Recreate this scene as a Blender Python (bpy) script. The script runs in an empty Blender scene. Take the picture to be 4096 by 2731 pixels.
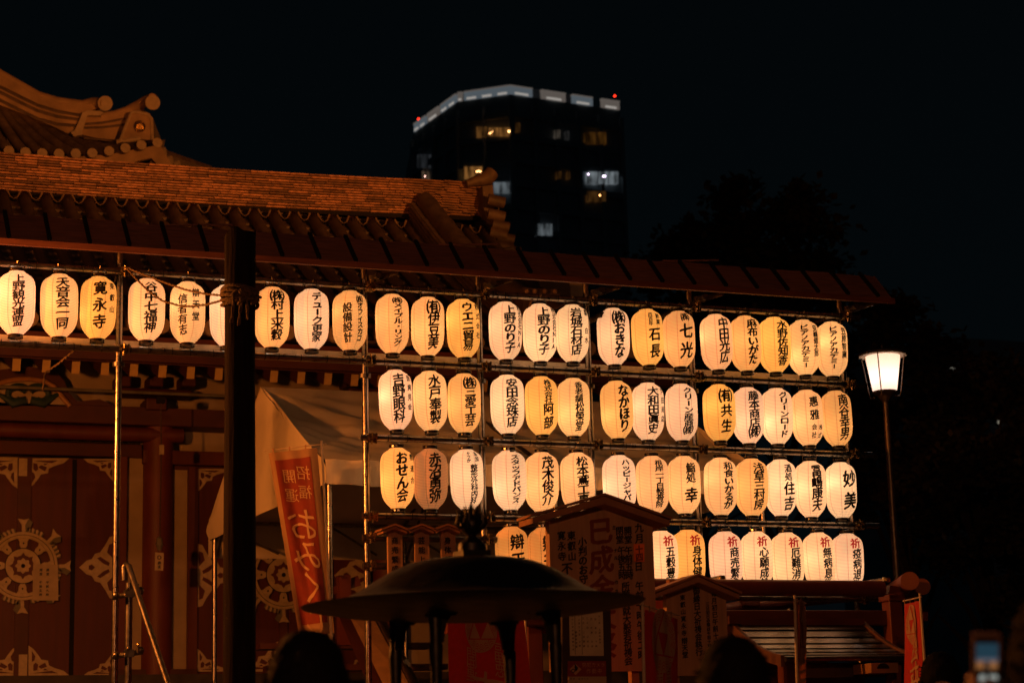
import bpy, bmesh, math, random
from mathutils import Vector, Matrix
random.seed(7)
S = bpy.context.scene
COL = S.collection
# ------------------------------------------------------------------ camera
FPX = 8045.0; PITCH = math.radians(11.8); ROLL = math.radians(1.55); AZ = math.radians(68.3)
CAM = Vector((0, 0, 1.45))
Fh = Vector((math.cos(AZ), math.sin(AZ), 0)); ZU = Vector((0, 0, 1))
CF = Fh*math.cos(PITCH) + ZU*math.sin(PITCH)
R0 = Vector((math.sin(AZ), -math.cos(AZ), 0)); U0 = -Fh*math.sin(PITCH) + ZU*math.cos(PITCH)
CR = R0*math.cos(ROLL) - U0*math.sin(ROLL); CU = U0*math.cos(ROLL) + R0*math.sin(ROLL)
cd = bpy.data.cameras.new('camera'); cam = bpy.data.objects.new('camera', cd); COL.objects.link(cam)
cam.matrix_world = Matrix(((CR.x, CU.x, -CF.x, CAM.x), (CR.y, CU.y, -CF.y, CAM.y), (CR.z, CU.z, -CF.z, CAM.z), (0, 0, 0, 1)))
cd.sensor_width = 36; cd.lens = FPX/4096*36; cd.clip_start = .1; cd.clip_end = 3000
cd.dof.use_dof = True; cd.dof.focus_distance = 15.0; cd.dof.aperture_fstop = 3.6
S.camera = cam
# ------------------------------------------------------------------ world: clear night sky
w = bpy.data.worlds.new('World'); S.world = w; w.use_nodes = True
nt = w.node_tree; bg = nt.nodes['Background']
tc = nt.nodes.new('ShaderNodeTexCoord'); sx = nt.nodes.new('ShaderNodeSeparateXYZ'); rp = nt.nodes.new('ShaderNodeValToRGB')
nt.links.new(tc.outputs['Generated'], sx.inputs[0]); nt.links.new(sx.outputs['Z'], rp.inputs[0]); nt.links.new(rp.outputs[0], bg.inputs[0])
rp.color_ramp.elements[0].color = (.0012, .0024, .0031, 1); rp.color_ramp.elements[1].color = (.0007, .0014, .0019, 1)
rp.color_ramp.elements[1].position = .6
bg.inputs[1].default_value = 1.0
S.view_settings.view_transform = 'Standard'; S.view_settings.look = 'None'; S.view_settings.exposure = 0; S.view_settings.gamma = 1
S.view_settings.use_curve_mapping = False
S.cycles.use_denoising = True
S.cycles.max_bounces = 6; S.cycles.diffuse_bounces = 3; S.cycles.glossy_bounces = 3; S.cycles.transmission_bounces = 4
S.cycles.sample_clamp_indirect = 4; S.cycles.caustics_reflective = False; S.cycles.caustics_refractive = False
try: S.cycles.use_light_tree = True
except Exception: pass

def at(x, y, Y):
    d = CF*FPX + CR*(x-2048) - CU*(y-1365.5); return CAM + d*((Y-CAM.y)/d.y)
def atz(x, y, z):
    d = CF*FPX + CR*(x-2048) - CU*(y-1365.5); return CAM + d*((z-CAM.z)/d.z)
def mpp(P): return (Vector(P)-CAM).dot(CF)/FPX      # metres per photo pixel at a point

# ------------------------------------------------------------------ materials
MATS = {}
def mat(name, col, rough=.7, metal=0, var=.15, scale=8, bump=.0, stretch=(1, 1, 1), emit=None, es=0, trans=0, objvar=0, spec=.5):
    if name in MATS: return MATS[name]
    m = bpy.data.materials.new(name); m.use_nodes = True; n = m.node_tree.nodes; l = m.node_tree.links
    b = n['Principled BSDF']; b.inputs['Roughness'].default_value = rough; b.inputs['Metallic'].default_value = metal
    b.inputs['Specular IOR Level'].default_value = spec
    tc = n.new('ShaderNodeTexCoord'); mp = n.new('ShaderNodeMapping'); mp.inputs['Scale'].default_value = stretch
    nz = n.new('ShaderNodeTexNoise'); nz.inputs['Scale'].default_value = scale; nz.inputs['Detail'].default_value = 6
    l.new(tc.outputs['Object'], mp.inputs[0]); l.new(mp.outputs[0], nz.inputs['Vector'])
    mr = n.new('ShaderNodeMapRange'); mr.inputs[1].default_value = .3; mr.inputs[2].default_value = .7
    mr.inputs[3].default_value = 1-var; mr.inputs[4].default_value = 1+var; l.new(nz.outputs['Fac'], mr.inputs[0])
    mx = n.new('ShaderNodeVectorMath'); mx.operation = 'SCALE'; mx.inputs[0].default_value = col[:3]; l.new(mr.outputs[0], mx.inputs['Scale'])
    out = mx.outputs[0]
    if objvar:
        oi = n.new('ShaderNodeObjectInfo'); r2 = n.new('ShaderNodeMapRange'); r2.inputs[3].default_value = 1-objvar; r2.inputs[4].default_value = 1+objvar
        l.new(oi.outputs['Random'], r2.inputs[0]); m2 = n.new('ShaderNodeVectorMath'); m2.operation = 'SCALE'
        l.new(out, m2.inputs[0]); l.new(r2.outputs[0], m2.inputs['Scale']); out = m2.outputs[0]
    l.new(out, b.inputs['Base Color'])
    if bump:
        bp = n.new('ShaderNodeBump'); bp.inputs['Strength'].default_value = bump; bp.inputs['Distance'].default_value = .02
        l.new(nz.outputs['Fac'], bp.inputs['Height']); l.new(bp.outputs[0], b.inputs['Normal'])
    rr = n.new('ShaderNodeMapRange'); rr.inputs[3].default_value = max(0, rough-.1); rr.inputs[4].default_value = min(1, rough+.1)
    l.new(nz.outputs['Fac'], rr.inputs[0]); l.new(rr.outputs[0], b.inputs['Roughness'])
    if emit:
        b.inputs['Emission Color'].default_value = (*emit, 1); b.inputs['Emission Strength'].default_value = es
    if trans:
        tr = n.new('ShaderNodeBsdfTranslucent'); l.new(out, tr.inputs[0]); ms = n.new('ShaderNodeMixShader'); ms.inputs[0].default_value = trans
        l.new(b.outputs[0], ms.inputs[1]); l.new(tr.outputs[0], ms.inputs[2]); l.new(ms.outputs[0], n['Material Output'].inputs[0])
    MATS[name] = m; return m

def paper_mat():
    m = bpy.data.materials.new('lantern_paper'); m.use_nodes = True; n = m.node_tree.nodes; l = m.node_tree.links
    for x in list(n): n.remove(x)
    N = n.new
    oi = N('ShaderNodeObjectInfo'); tc = N('ShaderNodeTexCoord'); sp = N('ShaderNodeSeparateXYZ'); l.new(tc.outputs['Object'], sp.inputs[0])
    def M(op, a, b=None, c=None):
        q = N('ShaderNodeMath'); q.operation = op
        for i, v in enumerate((a, b, c)):
            if v is None: continue
            if isinstance(v, (int, float)): q.inputs[i].default_value = v
            else: l.new(v, q.inputs[i])
        return q.outputs[0]
    ring = M('POWER', M('MULTIPLY_ADD', M('SINE', M('MULTIPLY', sp.outputs['Z'], 2*math.pi/.0112)), .5, .5), 3.0)
    ang = M('ARCTAN2', sp.outputs['Y'], sp.outputs['X'])
    seam = M('FRACT', M('ADD', M('MULTIPLY', ang, 8/(2*math.pi)), .22))
    seam = M('LESS_THAN', M('ABSOLUTE', M('SUBTRACT', seam, .5)), .035)
    nz = N('ShaderNodeTexNoise'); nz.inputs['Scale'].default_value = 9; l.new(tc.outputs['Object'], nz.inputs['Vector'])
    k = M('MULTIPLY', M('SUBTRACT', 1.0, M('MULTIPLY', ring, .42)), M('SUBTRACT', 1.0, M('MULTIPLY', seam, .36)))
    k = M('MULTIPLY', k, M('MULTIPLY_ADD', nz.outputs['Fac'], .2, .9))
    sc = N('ShaderNodeVectorMath'); sc.operation = 'SCALE'; l.new(oi.outputs['Color'], sc.inputs[0]); l.new(k, sc.inputs['Scale'])
    em = N('ShaderNodeEmission'); l.new(sc.outputs[0], em.inputs[0]); l.new(M('MULTIPLY', oi.outputs['Alpha'], PAPER_EMIT), em.inputs[1])
    tr = N('ShaderNodeBsdfTranslucent'); l.new(sc.outputs[0], tr.inputs[0])
    df = N('ShaderNodeBsdfDiffuse'); l.new(sc.outputs[0], df.inputs[0])
    mx = N('ShaderNodeMixShader'); mx.inputs[0].default_value = .4; l.new(tr.outputs[0], mx.inputs[1]); l.new(df.outputs[0], mx.inputs[2])
    ad = N('ShaderNodeAddShader'); l.new(mx.outputs[0], ad.inputs[0]); l.new(em.outputs[0], ad.inputs[1])
    o = N('ShaderNodeOutputMaterial'); l.new(ad.outputs[0], o.inputs[0]); return m
PAPER_EMIT = .415
PAPER = paper_mat()
INK = mat('ink', (.004, .003, .003), .6, var=.1)
REDINK = mat('glowing_red_ink', (.30, .008, .006), .6, var=.1, emit=(1, .02, .012), es=.30)  # emission stands in for lantern light shining through the ink
LACQ = mat('black_lacquer', (.012, .008, .006), .18, var=.3)
STEEL = mat('galvanised_steel', (.24, .215, .19), .3, 1, var=.25, scale=25, bump=.1)
STEELD = mat('worn_steel', (.15, .135, .12), .4, 1, var=.3, scale=18, bump=.15)
CLAMPM = mat('clamp_zinc', (.36, .27, .14), .28, 1, var=.35, scale=30, bump=.3)
TIE = mat('black_cable_tie', (.01, .01, .01), .5)
WIRE = mat('bare_wire', (.35, .3, .22), .35, .9)
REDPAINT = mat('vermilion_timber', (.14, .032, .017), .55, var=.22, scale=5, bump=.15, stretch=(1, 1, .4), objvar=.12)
REDROOF = mat('canopy_board', (.28, .12, .08), .6, var=.35, scale=14, bump=.25, stretch=(.5, 4, 4), objvar=.18)
DARKBAT = mat('canopy_batten', (.006, .005, .005), .8, var=.2)
OLDWOOD = mat('weathered_post', (.010, .0065, .005), .9, var=.5, scale=9, bump=.5, stretch=(5, 5, .35), spec=.08)
PLASTER = mat('hall_plaster', (.42, .33, .22), .85, var=.12, scale=4)
WHITEMETAL = mat('door_fitting_white', (.52, .42, .28), .5, var=.15, scale=20)
GREYMETAL = mat('door_fitting_grey', (.16, .15, .11), .6, var=.2)
DOORRED = mat('door_red', (.095, .018, .011), .55, var=.2, scale=3, bump=.1, stretch=(4, 1, .5))
GAPBLK = mat('deep_gap', (.006, .004, .004), .9)
TILE = mat('grey_roof_tile', (.115, .072, .048), .62, var=.35, scale=7, bump=.25, objvar=.2)
NOSHI = mat('ridge_course_tile', (.42, .19, .10), .55, var=.5, scale=7, bump=.3, objvar=.6)
TILEEND = mat('tile_end_disc', (.42, .30, .20), .7, var=.15, scale=14, bump=.1)
EAVEPL = mat('eave_plaster', (.36, .22, .125), .8, var=.3, scale=3)
RAFTEND = mat('rafter_end_yellow', (.55, .36, .11), .7, var=.15)
GOLD = mat('gilt_crest', (.6, .34, .10), .25, .9)
TENT = mat('tent_canvas', (.62, .53, .40), .75, var=.12, scale=2.2, bump=.6, trans=.12)
DARKTENT = mat('tent_canvas_dark', (.36, .30, .22), .85, var=.25, scale=2)  # darker tone of the tent canvas
SIGNWOOD = mat('sign_board_wood', (.36, .20, .115), .7, var=.16, scale=5, bump=.1, stretch=(6, 1, .5), objvar=.1)
SIGNROOF = mat('sign_roof_wood', (.30, .13, .06), .6, var=.2, scale=6, bump=.15)
SIGNRED = mat('sign_red_lettering', (.17, .028, .014), .7)
BANRED = mat('banner_red_cloth', (.42, .02, .015), .8, var=.12, scale=30, trans=.05)
BANORA = mat('banner_orange_cloth', (.20, .022, .010), .8, var=.15, scale=20, trans=.1)
BANEDGE = mat('banner_pale_hem', (.33, .19, .10), .8, var=.1, trans=.15)
BANTXT = mat('banner_print', (.44, .27, .15), .8, var=.08)
BRONZE = mat('dark_bronze', (.005, .004, .0035), .45, .3, var=.3, scale=12, bump=.25)
HAIR = mat('dark_hair', (.003, .0025, .0025), .8, bump=.4, scale=60, stretch=(1, 1, .2), spec=.1)
SKIN = mat('skin', (.40, .22, .14), .55, var=.08)
CLOTHD = mat('dark_jacket', (.012, .012, .016), .85, var=.3, scale=20)
CLOTHB = mat('brown_coat', (.12, .07, .05), .9, var=.3, scale=20)
ROPE = mat('hemp_rope', (.09, .055, .03), .9, var=.4, scale=60, bump=.6)
POSTM = mat('lamp_post_paint', (.14, .105, .085), .34, .7, var=.2)
LEAF = mat('camphor_leaves', (.085, .070, .030), .55, var=.5, scale=2, trans=.25)
BARK = mat('tree_bark', (.05, .035, .025), .9, bump=.6, scale=12)
STONE = mat('stone_paving', (.13, .12, .11), .85, var=.3, scale=3, bump=.4)
CONC = mat('tower_concrete', (.45, .50, .54), .8, var=.15, scale=.3)
DGLASS = mat('dark_window_glass', (.008, .010, .013), .15)
ROOFMETAL = mat('ribbed_roof_metal', (.16, .13, .11), .28, .9, var=.3, scale=6, bump=.08, stretch=(.3, 2, 2))
def emis(name, col, s, patchy=False):
    new = name not in MATS; m = mat(name, (.02, .02, .02), .6, emit=col, es=s)
    if patchy and new:
        n = m.node_tree.nodes; l = m.node_tree.links; tc = n.new('ShaderNodeTexCoord'); mp = n.new('ShaderNodeMapping'); mp.inputs['Scale'].default_value = (1.3, 1.3, .35)
        z = n.new('ShaderNodeTexNoise'); z.inputs['Scale'].default_value = 1.1; z.inputs['Detail'].default_value = 3; l.new(tc.outputs['Object'], mp.inputs[0]); l.new(mp.outputs[0], z.inputs['Vector'])
        q = n.new('ShaderNodeMapRange'); q.inputs[1].default_value = .35; q.inputs[2].default_value = .68; q.inputs[3].default_value = s*.15; q.inputs[4].default_value = s*1.5
        l.new(z.outputs['Fac'], q.inputs[0]); l.new(q.outputs[0], n['Principled BSDF'].inputs['Emission Strength'])
    return m

# ------------------------------------------------------------------ mesh helpers
class MB:
    def __init__(s): s.v = []; s.f = []
    def add(s, vs, fs):
        o = len(s.v); s.v += [Vector(p) for p in vs]; s.f += [tuple(i+o for i in f) for f in fs]; return s
    def box(s, c, d, rot=None):
        c = Vector(c); hx, hy, hz = d[0]/2, d[1]/2, d[2]/2
        vs = [Vector((x*hx, y*hy, z*hz)) for z in (-1, 1) for y in (-1, 1) for x in (-1, 1)]
        if rot: vs = [rot @ p for p in vs]
        return s.add([c+p for p in vs], [(0, 2, 3, 1), (4, 5, 7, 6), (0, 1, 5, 4), (2, 6, 7, 3), (0, 4, 6, 2), (1, 3, 7, 5)])
    def tube(s, pts, r, n=10, cap=True):
        pts = [Vector(p) for p in pts]; rs = r if isinstance(r, (list, tuple)) else [r]*len(pts); rings = []
        up = None
        for i, p in enumerate(pts):
            t = (pts[min(i+1, len(pts)-1)]-pts[max(i-1, 0)]).normalized()
            if up is None:
                up = Vector((0, 0, 1)) if abs(t.z) < .9 else Vector((1, 0, 0))
            a = t.cross(up).normalized(); b = a.cross(t).normalized(); up = b
            rings.append([p+(a*math.cos(2*math.pi*k/n)+b*math.sin(2*math.pi*k/n))*rs[i] for k in range(n)])
        vs = [q for rg in rings for q in rg]; fs = []
        for i in range(len(pts)-1):
            for k in range(n):
                fs.append((i*n+k, i*n+(k+1) % n, (i+1)*n+(k+1) % n, (i+1)*n+k))
        if cap: fs += [tuple(range(n)), tuple(reversed(range((len(pts)-1)*n, len(pts)*n)))]
        return s.add(vs, fs)
    def lathe(s, prof, c, n=24, sx=1, sy=1):
        vs = []; fs = []
        for r, z in prof:
            for k in range(n):
                a = 2*math.pi*k/n; vs.append((c[0]+r*sx*math.cos(a), c[1]+r*sy*math.sin(a), c[2]+z))
        for i in range(len(prof)-1):
            for k in range(n):
                fs.append((i*n+k, i*n+(k+1) % n, (i+1)*n+(k+1) % n, (i+1)*n+k))
        fs += [tuple(range(n)), tuple(reversed(range((len(prof)-1)*n, len(prof)*n)))]
        return s.add(vs, fs)
    def prism(s, poly, ext):
        """closed polygon of points, extruded by vector ext"""
        poly = [Vector(p) for p in poly]; n = len(poly); ext = Vector(ext)
        return s.add(poly+[p+ext for p in poly], [tuple(range(n)), tuple(reversed(range(n, 2*n)))]+[(i, (i+1) % n, (i+1) % n+n, i+n) for i in range(n)])
    def slab(s, pxs, Y, t):
        return s.prism([at(x, y, Y) for x, y in pxs], (0, t, 0))
    def grid(s, F, nu, nv):
        vs = [F(i/nu, j/nv) for j in range(nv+1) for i in range(nu+1)]
        return s.add(vs, [(j*(nu+1)+i, j*(nu+1)+i+1, (j+1)*(nu+1)+i+1, (j+1)*(nu+1)+i) for j in range(nv) for i in range(nu)])
    def ball(s, c, r, n=10, sz=1):
        return s.lathe([(r*math.sin(math.pi*i/n)+1e-4, -r*sz*math.cos(math.pi*i/n)) for i in range(n+1)], c, n+4)

def root_loc(o):
    while o.parent: o = o.parent
    return o.location.copy()
def link(name, me, parent=None, loc=None):
    o = bpy.data.objects.new(name, me); COL.objects.link(o)
    if parent: o.parent = parent
    if loc is not None: o.location = loc
    return o
def part(name, mb, m, parent=None, smooth=False, bevel=0):
    me = bpy.data.meshes.new(name); base = root_loc(parent) if parent else Vector((0, 0, 0))
    me.from_pydata([p-base for p in mb.v], [], mb.f); me.materials.append(m)
    bm = bmesh.new(); bm.from_mesh(me); bmesh.ops.recalc_face_normals(bm, faces=bm.faces); bm.to_mesh(me); bm.free()
    if smooth:
        me.polygons.foreach_set('use_smooth', [True]*len(me.polygons))
        try: me.set_sharp_from_angle(angle=math.radians(40))
        except Exception: pass
    o = link(name, me, parent)
    if bevel:
        b = o.modifiers.new('bevel', 'BEVEL'); b.width = bevel; b.segments = 2; b.limit_method = 'ANGLE'
    return o
def thing(name, label, cat, loc, group=None):
    o = bpy.data.objects.new(name, None); COL.objects.link(o); o.location = loc; o.empty_display_size = .2
    o['label'] = label; o['category'] = cat
    if group: o['group'] = group
    return o
def tag(o, label, cat, group=None):
    o['label'] = label; o['category'] = cat
    if group: o['group'] = group
    return o
def kind(o, k): o['kind'] = k; return o
def lerp(a, b, t): return a+(b-a)*t
def vl(a, b, t): return Vector(a).lerp(Vector(b), t)

# ------------------------------------------------------------------ glyphs (built-in font)
GL = {}
def make_glyphs(chars):
    obs = {}
    for ch in chars:
        c = bpy.data.curves.new('glyph', 'FONT'); c.body = ch; c.size = 1; c.offset = 0; c.resolution_u = 3; c.fill_mode = 'FRONT'
        o = bpy.data.objects.new('glyph', c); COL.objects.link(o); obs[ch] = o
    dg = bpy.context.evaluated_depsgraph_get(); dg.update()
    for ch, o in obs.items():
        me = bpy.data.meshes.new_from_object(o.evaluated_get(dg)); bm = bmesh.new(); bm.from_mesh(me)
        for k in range(1, 6):
            g = bm.verts[:]+bm.edges[:]+bm.faces[:]; bmesh.ops.bisect_plane(bm, geom=g, plane_co=(k/6, 0, 0), plane_no=(1, 0, 0))
        for k in range(1, 4):
            g = bm.verts[:]+bm.edges[:]+bm.faces[:]; bmesh.ops.bisect_plane(bm, geom=g, plane_co=(0, k/4-.12, 0), plane_no=(0, 1, 0))
        bm.verts.index_update(); vs = []
        for v in bm.verts:
            x, y = v.co.x-.5, v.co.y-.38
            if ch == 'ー': x, y = y, -x*.8
            y += .13*x
            vs.append((x+.012*math.sin(y*23+x*9), y+.012*math.sin(x*19)))
        GL[ch] = (vs, [tuple(v.index for v in f.verts) for f in bm.faces]); bm.free(); bpy.data.meshes.remove(me)
        c = o.data; bpy.data.objects.remove(o); bpy.data.curves.remove(c)

BOLD = 2.0
def put_text(mb, s, F, u, v0, v1, size=None, wide=1.0, mirror=False):
    """s stacked from v0 (top) to v1 (bottom); F(u, v) -> world. size is the glyph em in the units of u and v"""
    n = len(s); pitch = (v0-v1)/n; em = min(size, pitch*1.12) if size else pitch*1.08
    for i, ch in enumerate(s):
        if ch in ' 　': continue
        vs, fs = GL[ch]; cv = v0-pitch*(i+.5); e = em*(1.2 if ch in '㈱㈲' else 1)
        bw = (.026 if ord(ch) < 0x3100 else .0175)*BOLD
        for k, (dx, dy) in enumerate(((0, 0), (bw, .3*bw), (-bw, -.3*bw), (0, bw*.8), (0, -bw*.8))):
            P_ = [F(u+(-1 if mirror else 1)*(x+dx)*e*wide, cv+(y+dy)*e) for x, y in vs]
            mb.add([p+(CAM-p).normalized()*.00022*k for p in P_], fs)

LANT = {1: [('上野観光連盟', '', 'W'), ('天音会一同', '', 'C'), ('寛永寺', '東叡山', 'Y'), ('谷中七福神', '', 'C'), ('2信者有志', '辯天堂', 'C'), ('', '', 'W'),
            ('㈱村上米穀', '', 'O'), ('デューク更家', '', 'W'), ('2設備設計', '㈱オフィスカコ', 'O'), ('㈱メイプル・リング', '', 'O'), ('㈲伊豆美', '', 'O'), ('ウエニ貿易', '株式会社', 'Y'),
            ('上野のり子', '株式会社NIA', 'W'), ('上野のり子', '株式会社NIA', 'W'), ('岩城石材店', '喜　白水', 'W'), ('㈱おきな', '', 'W'), ('3石長', '創業四百年', 'Y'), ('㈱七光', '', 'O'),
            ('中田光広', '', 'C'), ('麻布いがた', '', 'O'), ('水野佐知香', '', 'Y'), ('2ピアノアカデミー', '安嶋健太郎', 'C'), ('2ピアノアカデミー', '笠原智廣', 'C')],
        2: [('吉野眼科', '医爽見会', 'W'), ('水戸奉製', '', 'C'), ('㈱三愛工芸', '', 'O'), ('安田念珠店', '', 'W'), ('株式会社阿部', '', 'Y'), ('香老舗松榮堂', '', 'C'),
            ('なかほり', '', 'O'), ('大和田眞史', '戸田商店', 'W'), ('クリーン産商㈱', '', 'W'), ('㈲共生', '', 'Y'), ('藤本商店㈱', '', 'W'), ('グリーンロード', '', 'W'), ('4惠雅', '株式会社', 'C'), ('南谷幸男', '', 'O')],
        3: [('おせん会', '櫻連合', 'Y'), ('赤沼勇弥', '', 'D'), ('5整形外科内科', '草加やつか', 'W'), ('スタッフアドバンス', '', 'W'), ('茂木俊介', '', 'C'), ('松本鳶工事', '', 'C'),
            ('ハッピージャパン', '', 'W'), ('根岸一丁目整骨院', '', 'C'), ('鮨処　幸', '', 'C'), ('和食いかるが', '', 'C'), ('浅草三村房', '', 'O'), ('酒処住吉', '', 'W'), ('冨嶋康夫', '', 'W'), ('妙美', '', 'W')],
        4: [('辯天　', '不忍池', 'B'), ('辯天　', '', 'B'), ('祈五穀豊穣', '', 'W'), ('祈身体健全', '', 'Y'), ('祈商売繁盛', '', 'W'), ('祈心願成就', '', 'W'), ('祈厄難消除', '', 'W'), ('祈無病息災', '', 'W'), ('祈疫病退散', '', 'W')]}
LX = {1: [1.85, 2.144, 2.424, 2.766, 3.062, 3.348, 3.689, 3.985, 4.28, 4.61, 4.895, 5.171, 5.519, 5.804, 6.079, 6.425, 6.715, 6.995, 7.321, 7.587, 7.853, 8.117, 8.384],
      2: [4.622, 4.893, 5.172, 5.52, 5.798, 6.069, 6.427, 6.704, 6.99, 7.322, 7.577, 7.842, 8.11, 8.38],
      3: [4.628, 4.893, 5.175, 5.516, 5.788, 6.075, 6.425, 6.711, 6.986, 7.309, 7.584, 7.844, 8.112, 8.389],
      4: [5.52, 5.784, 6.761, 6.993, 7.315, 7.591, 7.86, 8.141, 8.413]}
RZ = {1: 4.957, 2: 4.39, 3: 3.815, 4: 3.237, 5: 2.654}
OTHER = '巳成金大祭ミナルカネ九月日午前十時後二開堂閉五所願就般若祈祷会小判のお守東叡山寛永寺不御縁執行毎初三際は辯天商売繁盛芸能上達身体健全招福開運おみくじ徳防犯カメラ作動中四弁財吉貞'
allc = set(OTHER)
for r in LANT.values():
    for a, b, c in r: allc |= set(a.lstrip('0123456789'))-set('　') | set(b)-set('　')
make_glyphs(sorted(allc))

# ------------------------------------------------------------------ setting
g = MB().grid(lambda u, v: (lerp(-600, 900, u), lerp(-300, 1500, v), 0), 30, 30)
kind(part('ground', g, STONE), 'structure')
g = MB()
for i in range(-2, 14):
    for j in range(0, 22): g.box((i*.9+.45+(.2 if j % 2 else 0), j*.6+2, .012), (.88, .58, .024))
kind(part('pavement', g, STONE), 'structure')

# ------------------------------------------------------------------ far tower
ZT = 92.44; A_ = atz(1655, 500, ZT); B_ = atz(1830, 375, ZT); C_ = atz(2040, 345, ZT); D_ = atz(2478, 410, ZT)
tower = thing('high_rise_building', 'tall dark tower block with pale lit crown rising behind the temple roof', 'building', (B_.x, B_.y, 0))
back = [D_+Vector((3, 22, 0)), A_+Vector((6, 22, 0))]
foot = [A_, B_, C_, D_]+back
part('body', MB().prism([Vector((p.x, p.y, 0)) for p in foot], (0, 0, ZT-1.2)), CONC, tower)
part('roof_plant_room', MB().prism([vl(p, sum(foot, Vector())/6, .35)+Vector((0, 0, -2)) for p in foot], (0, 0, 4.2)), CONC, tower)
CROWN = [(A_, B_, [(0, .28), (.32, .58), (.62, .96)]), (B_, C_, [(.0, .09), (.12, 1.0)]), (C_, D_, [(0, .20), (.28, .50), (.56, .75), (.83, 1.0)])]
cw = emis('crown_painted_glow_warm', (.95, .80, .70), .10); cb = emis('crown_painted_glow_cool', (.66, .80, .92), .11); cd_ = emis('crown_lamp', (.95, .88, .80), .34)  # lit parapet: light falling on panels and caps is put in as emission
SPL = {}
for fi, (P, Q, segs) in enumerate(CROWN):
    nrm = (Q-P).cross(ZU).normalized()
    for si, (a, b) in enumerate(segs):
        p, q = P.lerp(Q, a), P.lerp(Q, b)
        o = part('crown_panel', MB().prism([p+Vector((0, 0, -1.1)), q+Vector((0, 0, -1.1)), q, p], nrm*-.3), cw if (si+fi) % 2 else cb, tower)
        L = (q-p).length; k = max(1, int(L/2.1))
        for i in range(k):
            lm = MB()
            t0, t1 = (i+.2)/k, (i+.8)/k; pp, qq = p.lerp(q, t0), p.lerp(q, t1)
            lm.prism([pp+nrm*.05+Vector((0, 0, -1.1)), qq+nrm*.05+Vector((0, 0, -1.1)), qq+nrm*.05+Vector((0, 0, -.8)), pp+nrm*.05+Vector((0, 0, -.8))], nrm*.1)
            part('crown_lamp', lm, cd_, o)
        part('crown_cap', MB().prism([p+nrm*.1, q+nrm*.1, q+nrm*.1+Vector((0, 0, .18)), p+nrm*.1+Vector((0, 0, .18))], nrm*-.6), cw, o)
for fi, (P, Q, _) in enumerate(CROWN):                      # floor ledges and piers
    nrm = (Q-P).cross(ZU).normalized(); m = MB()
    for k in range(1, 24):
        z = ZT-1.2-k*3.3
        m.prism([Vector((P.x, P.y, z)), Vector((Q.x, Q.y, z)), Vector((Q.x, Q.y, z+.9)), Vector((P.x, P.y, z+.9))], nrm*.45)
    part('floor_ledges', m, CONC, tower)['kind'] = 'stuff'
    n = max(2, int((Q-P).length/3.2)); m = MB()
    for k in range(n+1):
        p = P.lerp(Q, k/n); m.box((p.x+nrm.x*.3, p.y+nrm.y*.3, ZT/2-1), (.5, .5, ZT-3))
    part('piers', m, CONC, tower)['kind'] = 'stuff'
def faceP(px, py):
    """point on the tower skin seen at a photo pixel"""
    d = CF*FPX+CR*(px-2048)-CU*(py-1365.5); best = None
    for P, Q, _ in CROWN:
        n = (Q-P).cross(ZU).normalized(); den = d.dot(n)
        if abs(den) < 1e-6: continue
        t = (P+n*.5-CAM).dot(n)/den; X = CAM+d*t; e = (Q-P); s = (X-P).dot(e)/e.length_squared
        if -.05 <= s <= 1.05 and (best is None or t < best[0]): best = (t, X, n)
    return best
def rgbwin(x0, y0, x1, y1, col, s, lamps=()):
    a = [faceP(x, y) for x, y in ((x0, y0), (x1, y0), (x1, y1), (x0, y1))]
    if any(q is None for q in a): print('window off tower', x0, y0); return
    n = a[0][2]; pts = [q[1] for q in a]
    o = part('window', MB().prism([p+n*.08 for p in pts], n*-.6), emis('lit_window_%d_%d' % (s*1000, x0), col, s*.85, True), tower)
    k = max(1, int((pts[1]-pts[0]).length/1.6)); e_ = (pts[1]-pts[0]).normalized()*.12
    for i in range(k+1):
        part('window_mullion', MB().prism([pts[0].lerp(pts[1], i/k), pts[0].lerp(pts[1], i/k)+e_, pts[3].lerp(pts[2], i/k)+e_, pts[3].lerp(pts[2], i/k)], n*.1), CONC, o)
    for lx, ly in lamps:
        q = faceP(lx, ly)
        if q: part('ceiling_lamp', MB().ball(q[1], .14, 6), emis('room_lamp_%d' % int(col[2]*100), (1, col[1]*1.05, col[2]*1.4), 9), o)
warm = (1, .42, .10); amber = (.8, .32, .05); cool = (.62, .72, .78)
rgbwin(1903, 508, 1950, 552, warm, .10)
rgbwin(1952, 512, 2040, 545, warm, .16, [(1960, 535), (1966, 533), (1972, 528), (1980, 522), (1990, 521), (2000, 520), (2008, 519), (2036, 526)])
rgbwin(2056, 492, 2080, 528, warm, .03)
rgbwin(2222, 520, 2240, 555, (.8, .65, .5), .07); rgbwin(2264, 525, 2276, 560, (.7, .68, .65), .035)
rgbwin(2342, 530, 2424, 578, amber, .055)
rgbwin(1668, 618, 1712, 672, (.5, .55, .62), .028); rgbwin(1688, 686, 1706, 726, (.8, .5, .3), .09, [(1702, 706)])
rgbwin(1855, 668, 1930, 714, warm, .22, [(1908, 687), (1915, 686), (1922, 687)])
rgbwin(1972, 730, 2040, 772, cool, .14, [(2014, 740), (2018, 740), (2022, 739)])
rgbwin(2228, 686, 2246, 716, warm, .03); rgbwin(2270, 686, 2280, 716, warm, .03)
rgbwin(2348, 688, 2472, 736, cool, .19, [(2352, 698), (2412, 706), (2418, 706)])
rgbwin(2350, 766, 2422, 806, warm, .045, [(2398, 782)])
rgbwin(2148, 896, 2208, 942, cool, .13)
for (x, y) in ((1674, 477), (2459, 385)):
    q = atz(x, y, ZT+1.2)
    b = part('beacon_mast', MB().tube([q+Vector((0, 0, -2.5)), q], .08, 6), STEELD, tower)
    part('beacon_lamp', MB().ball(q, .17, 8), emis('red_beacon', (1, .03, .01), 4), b)

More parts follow.
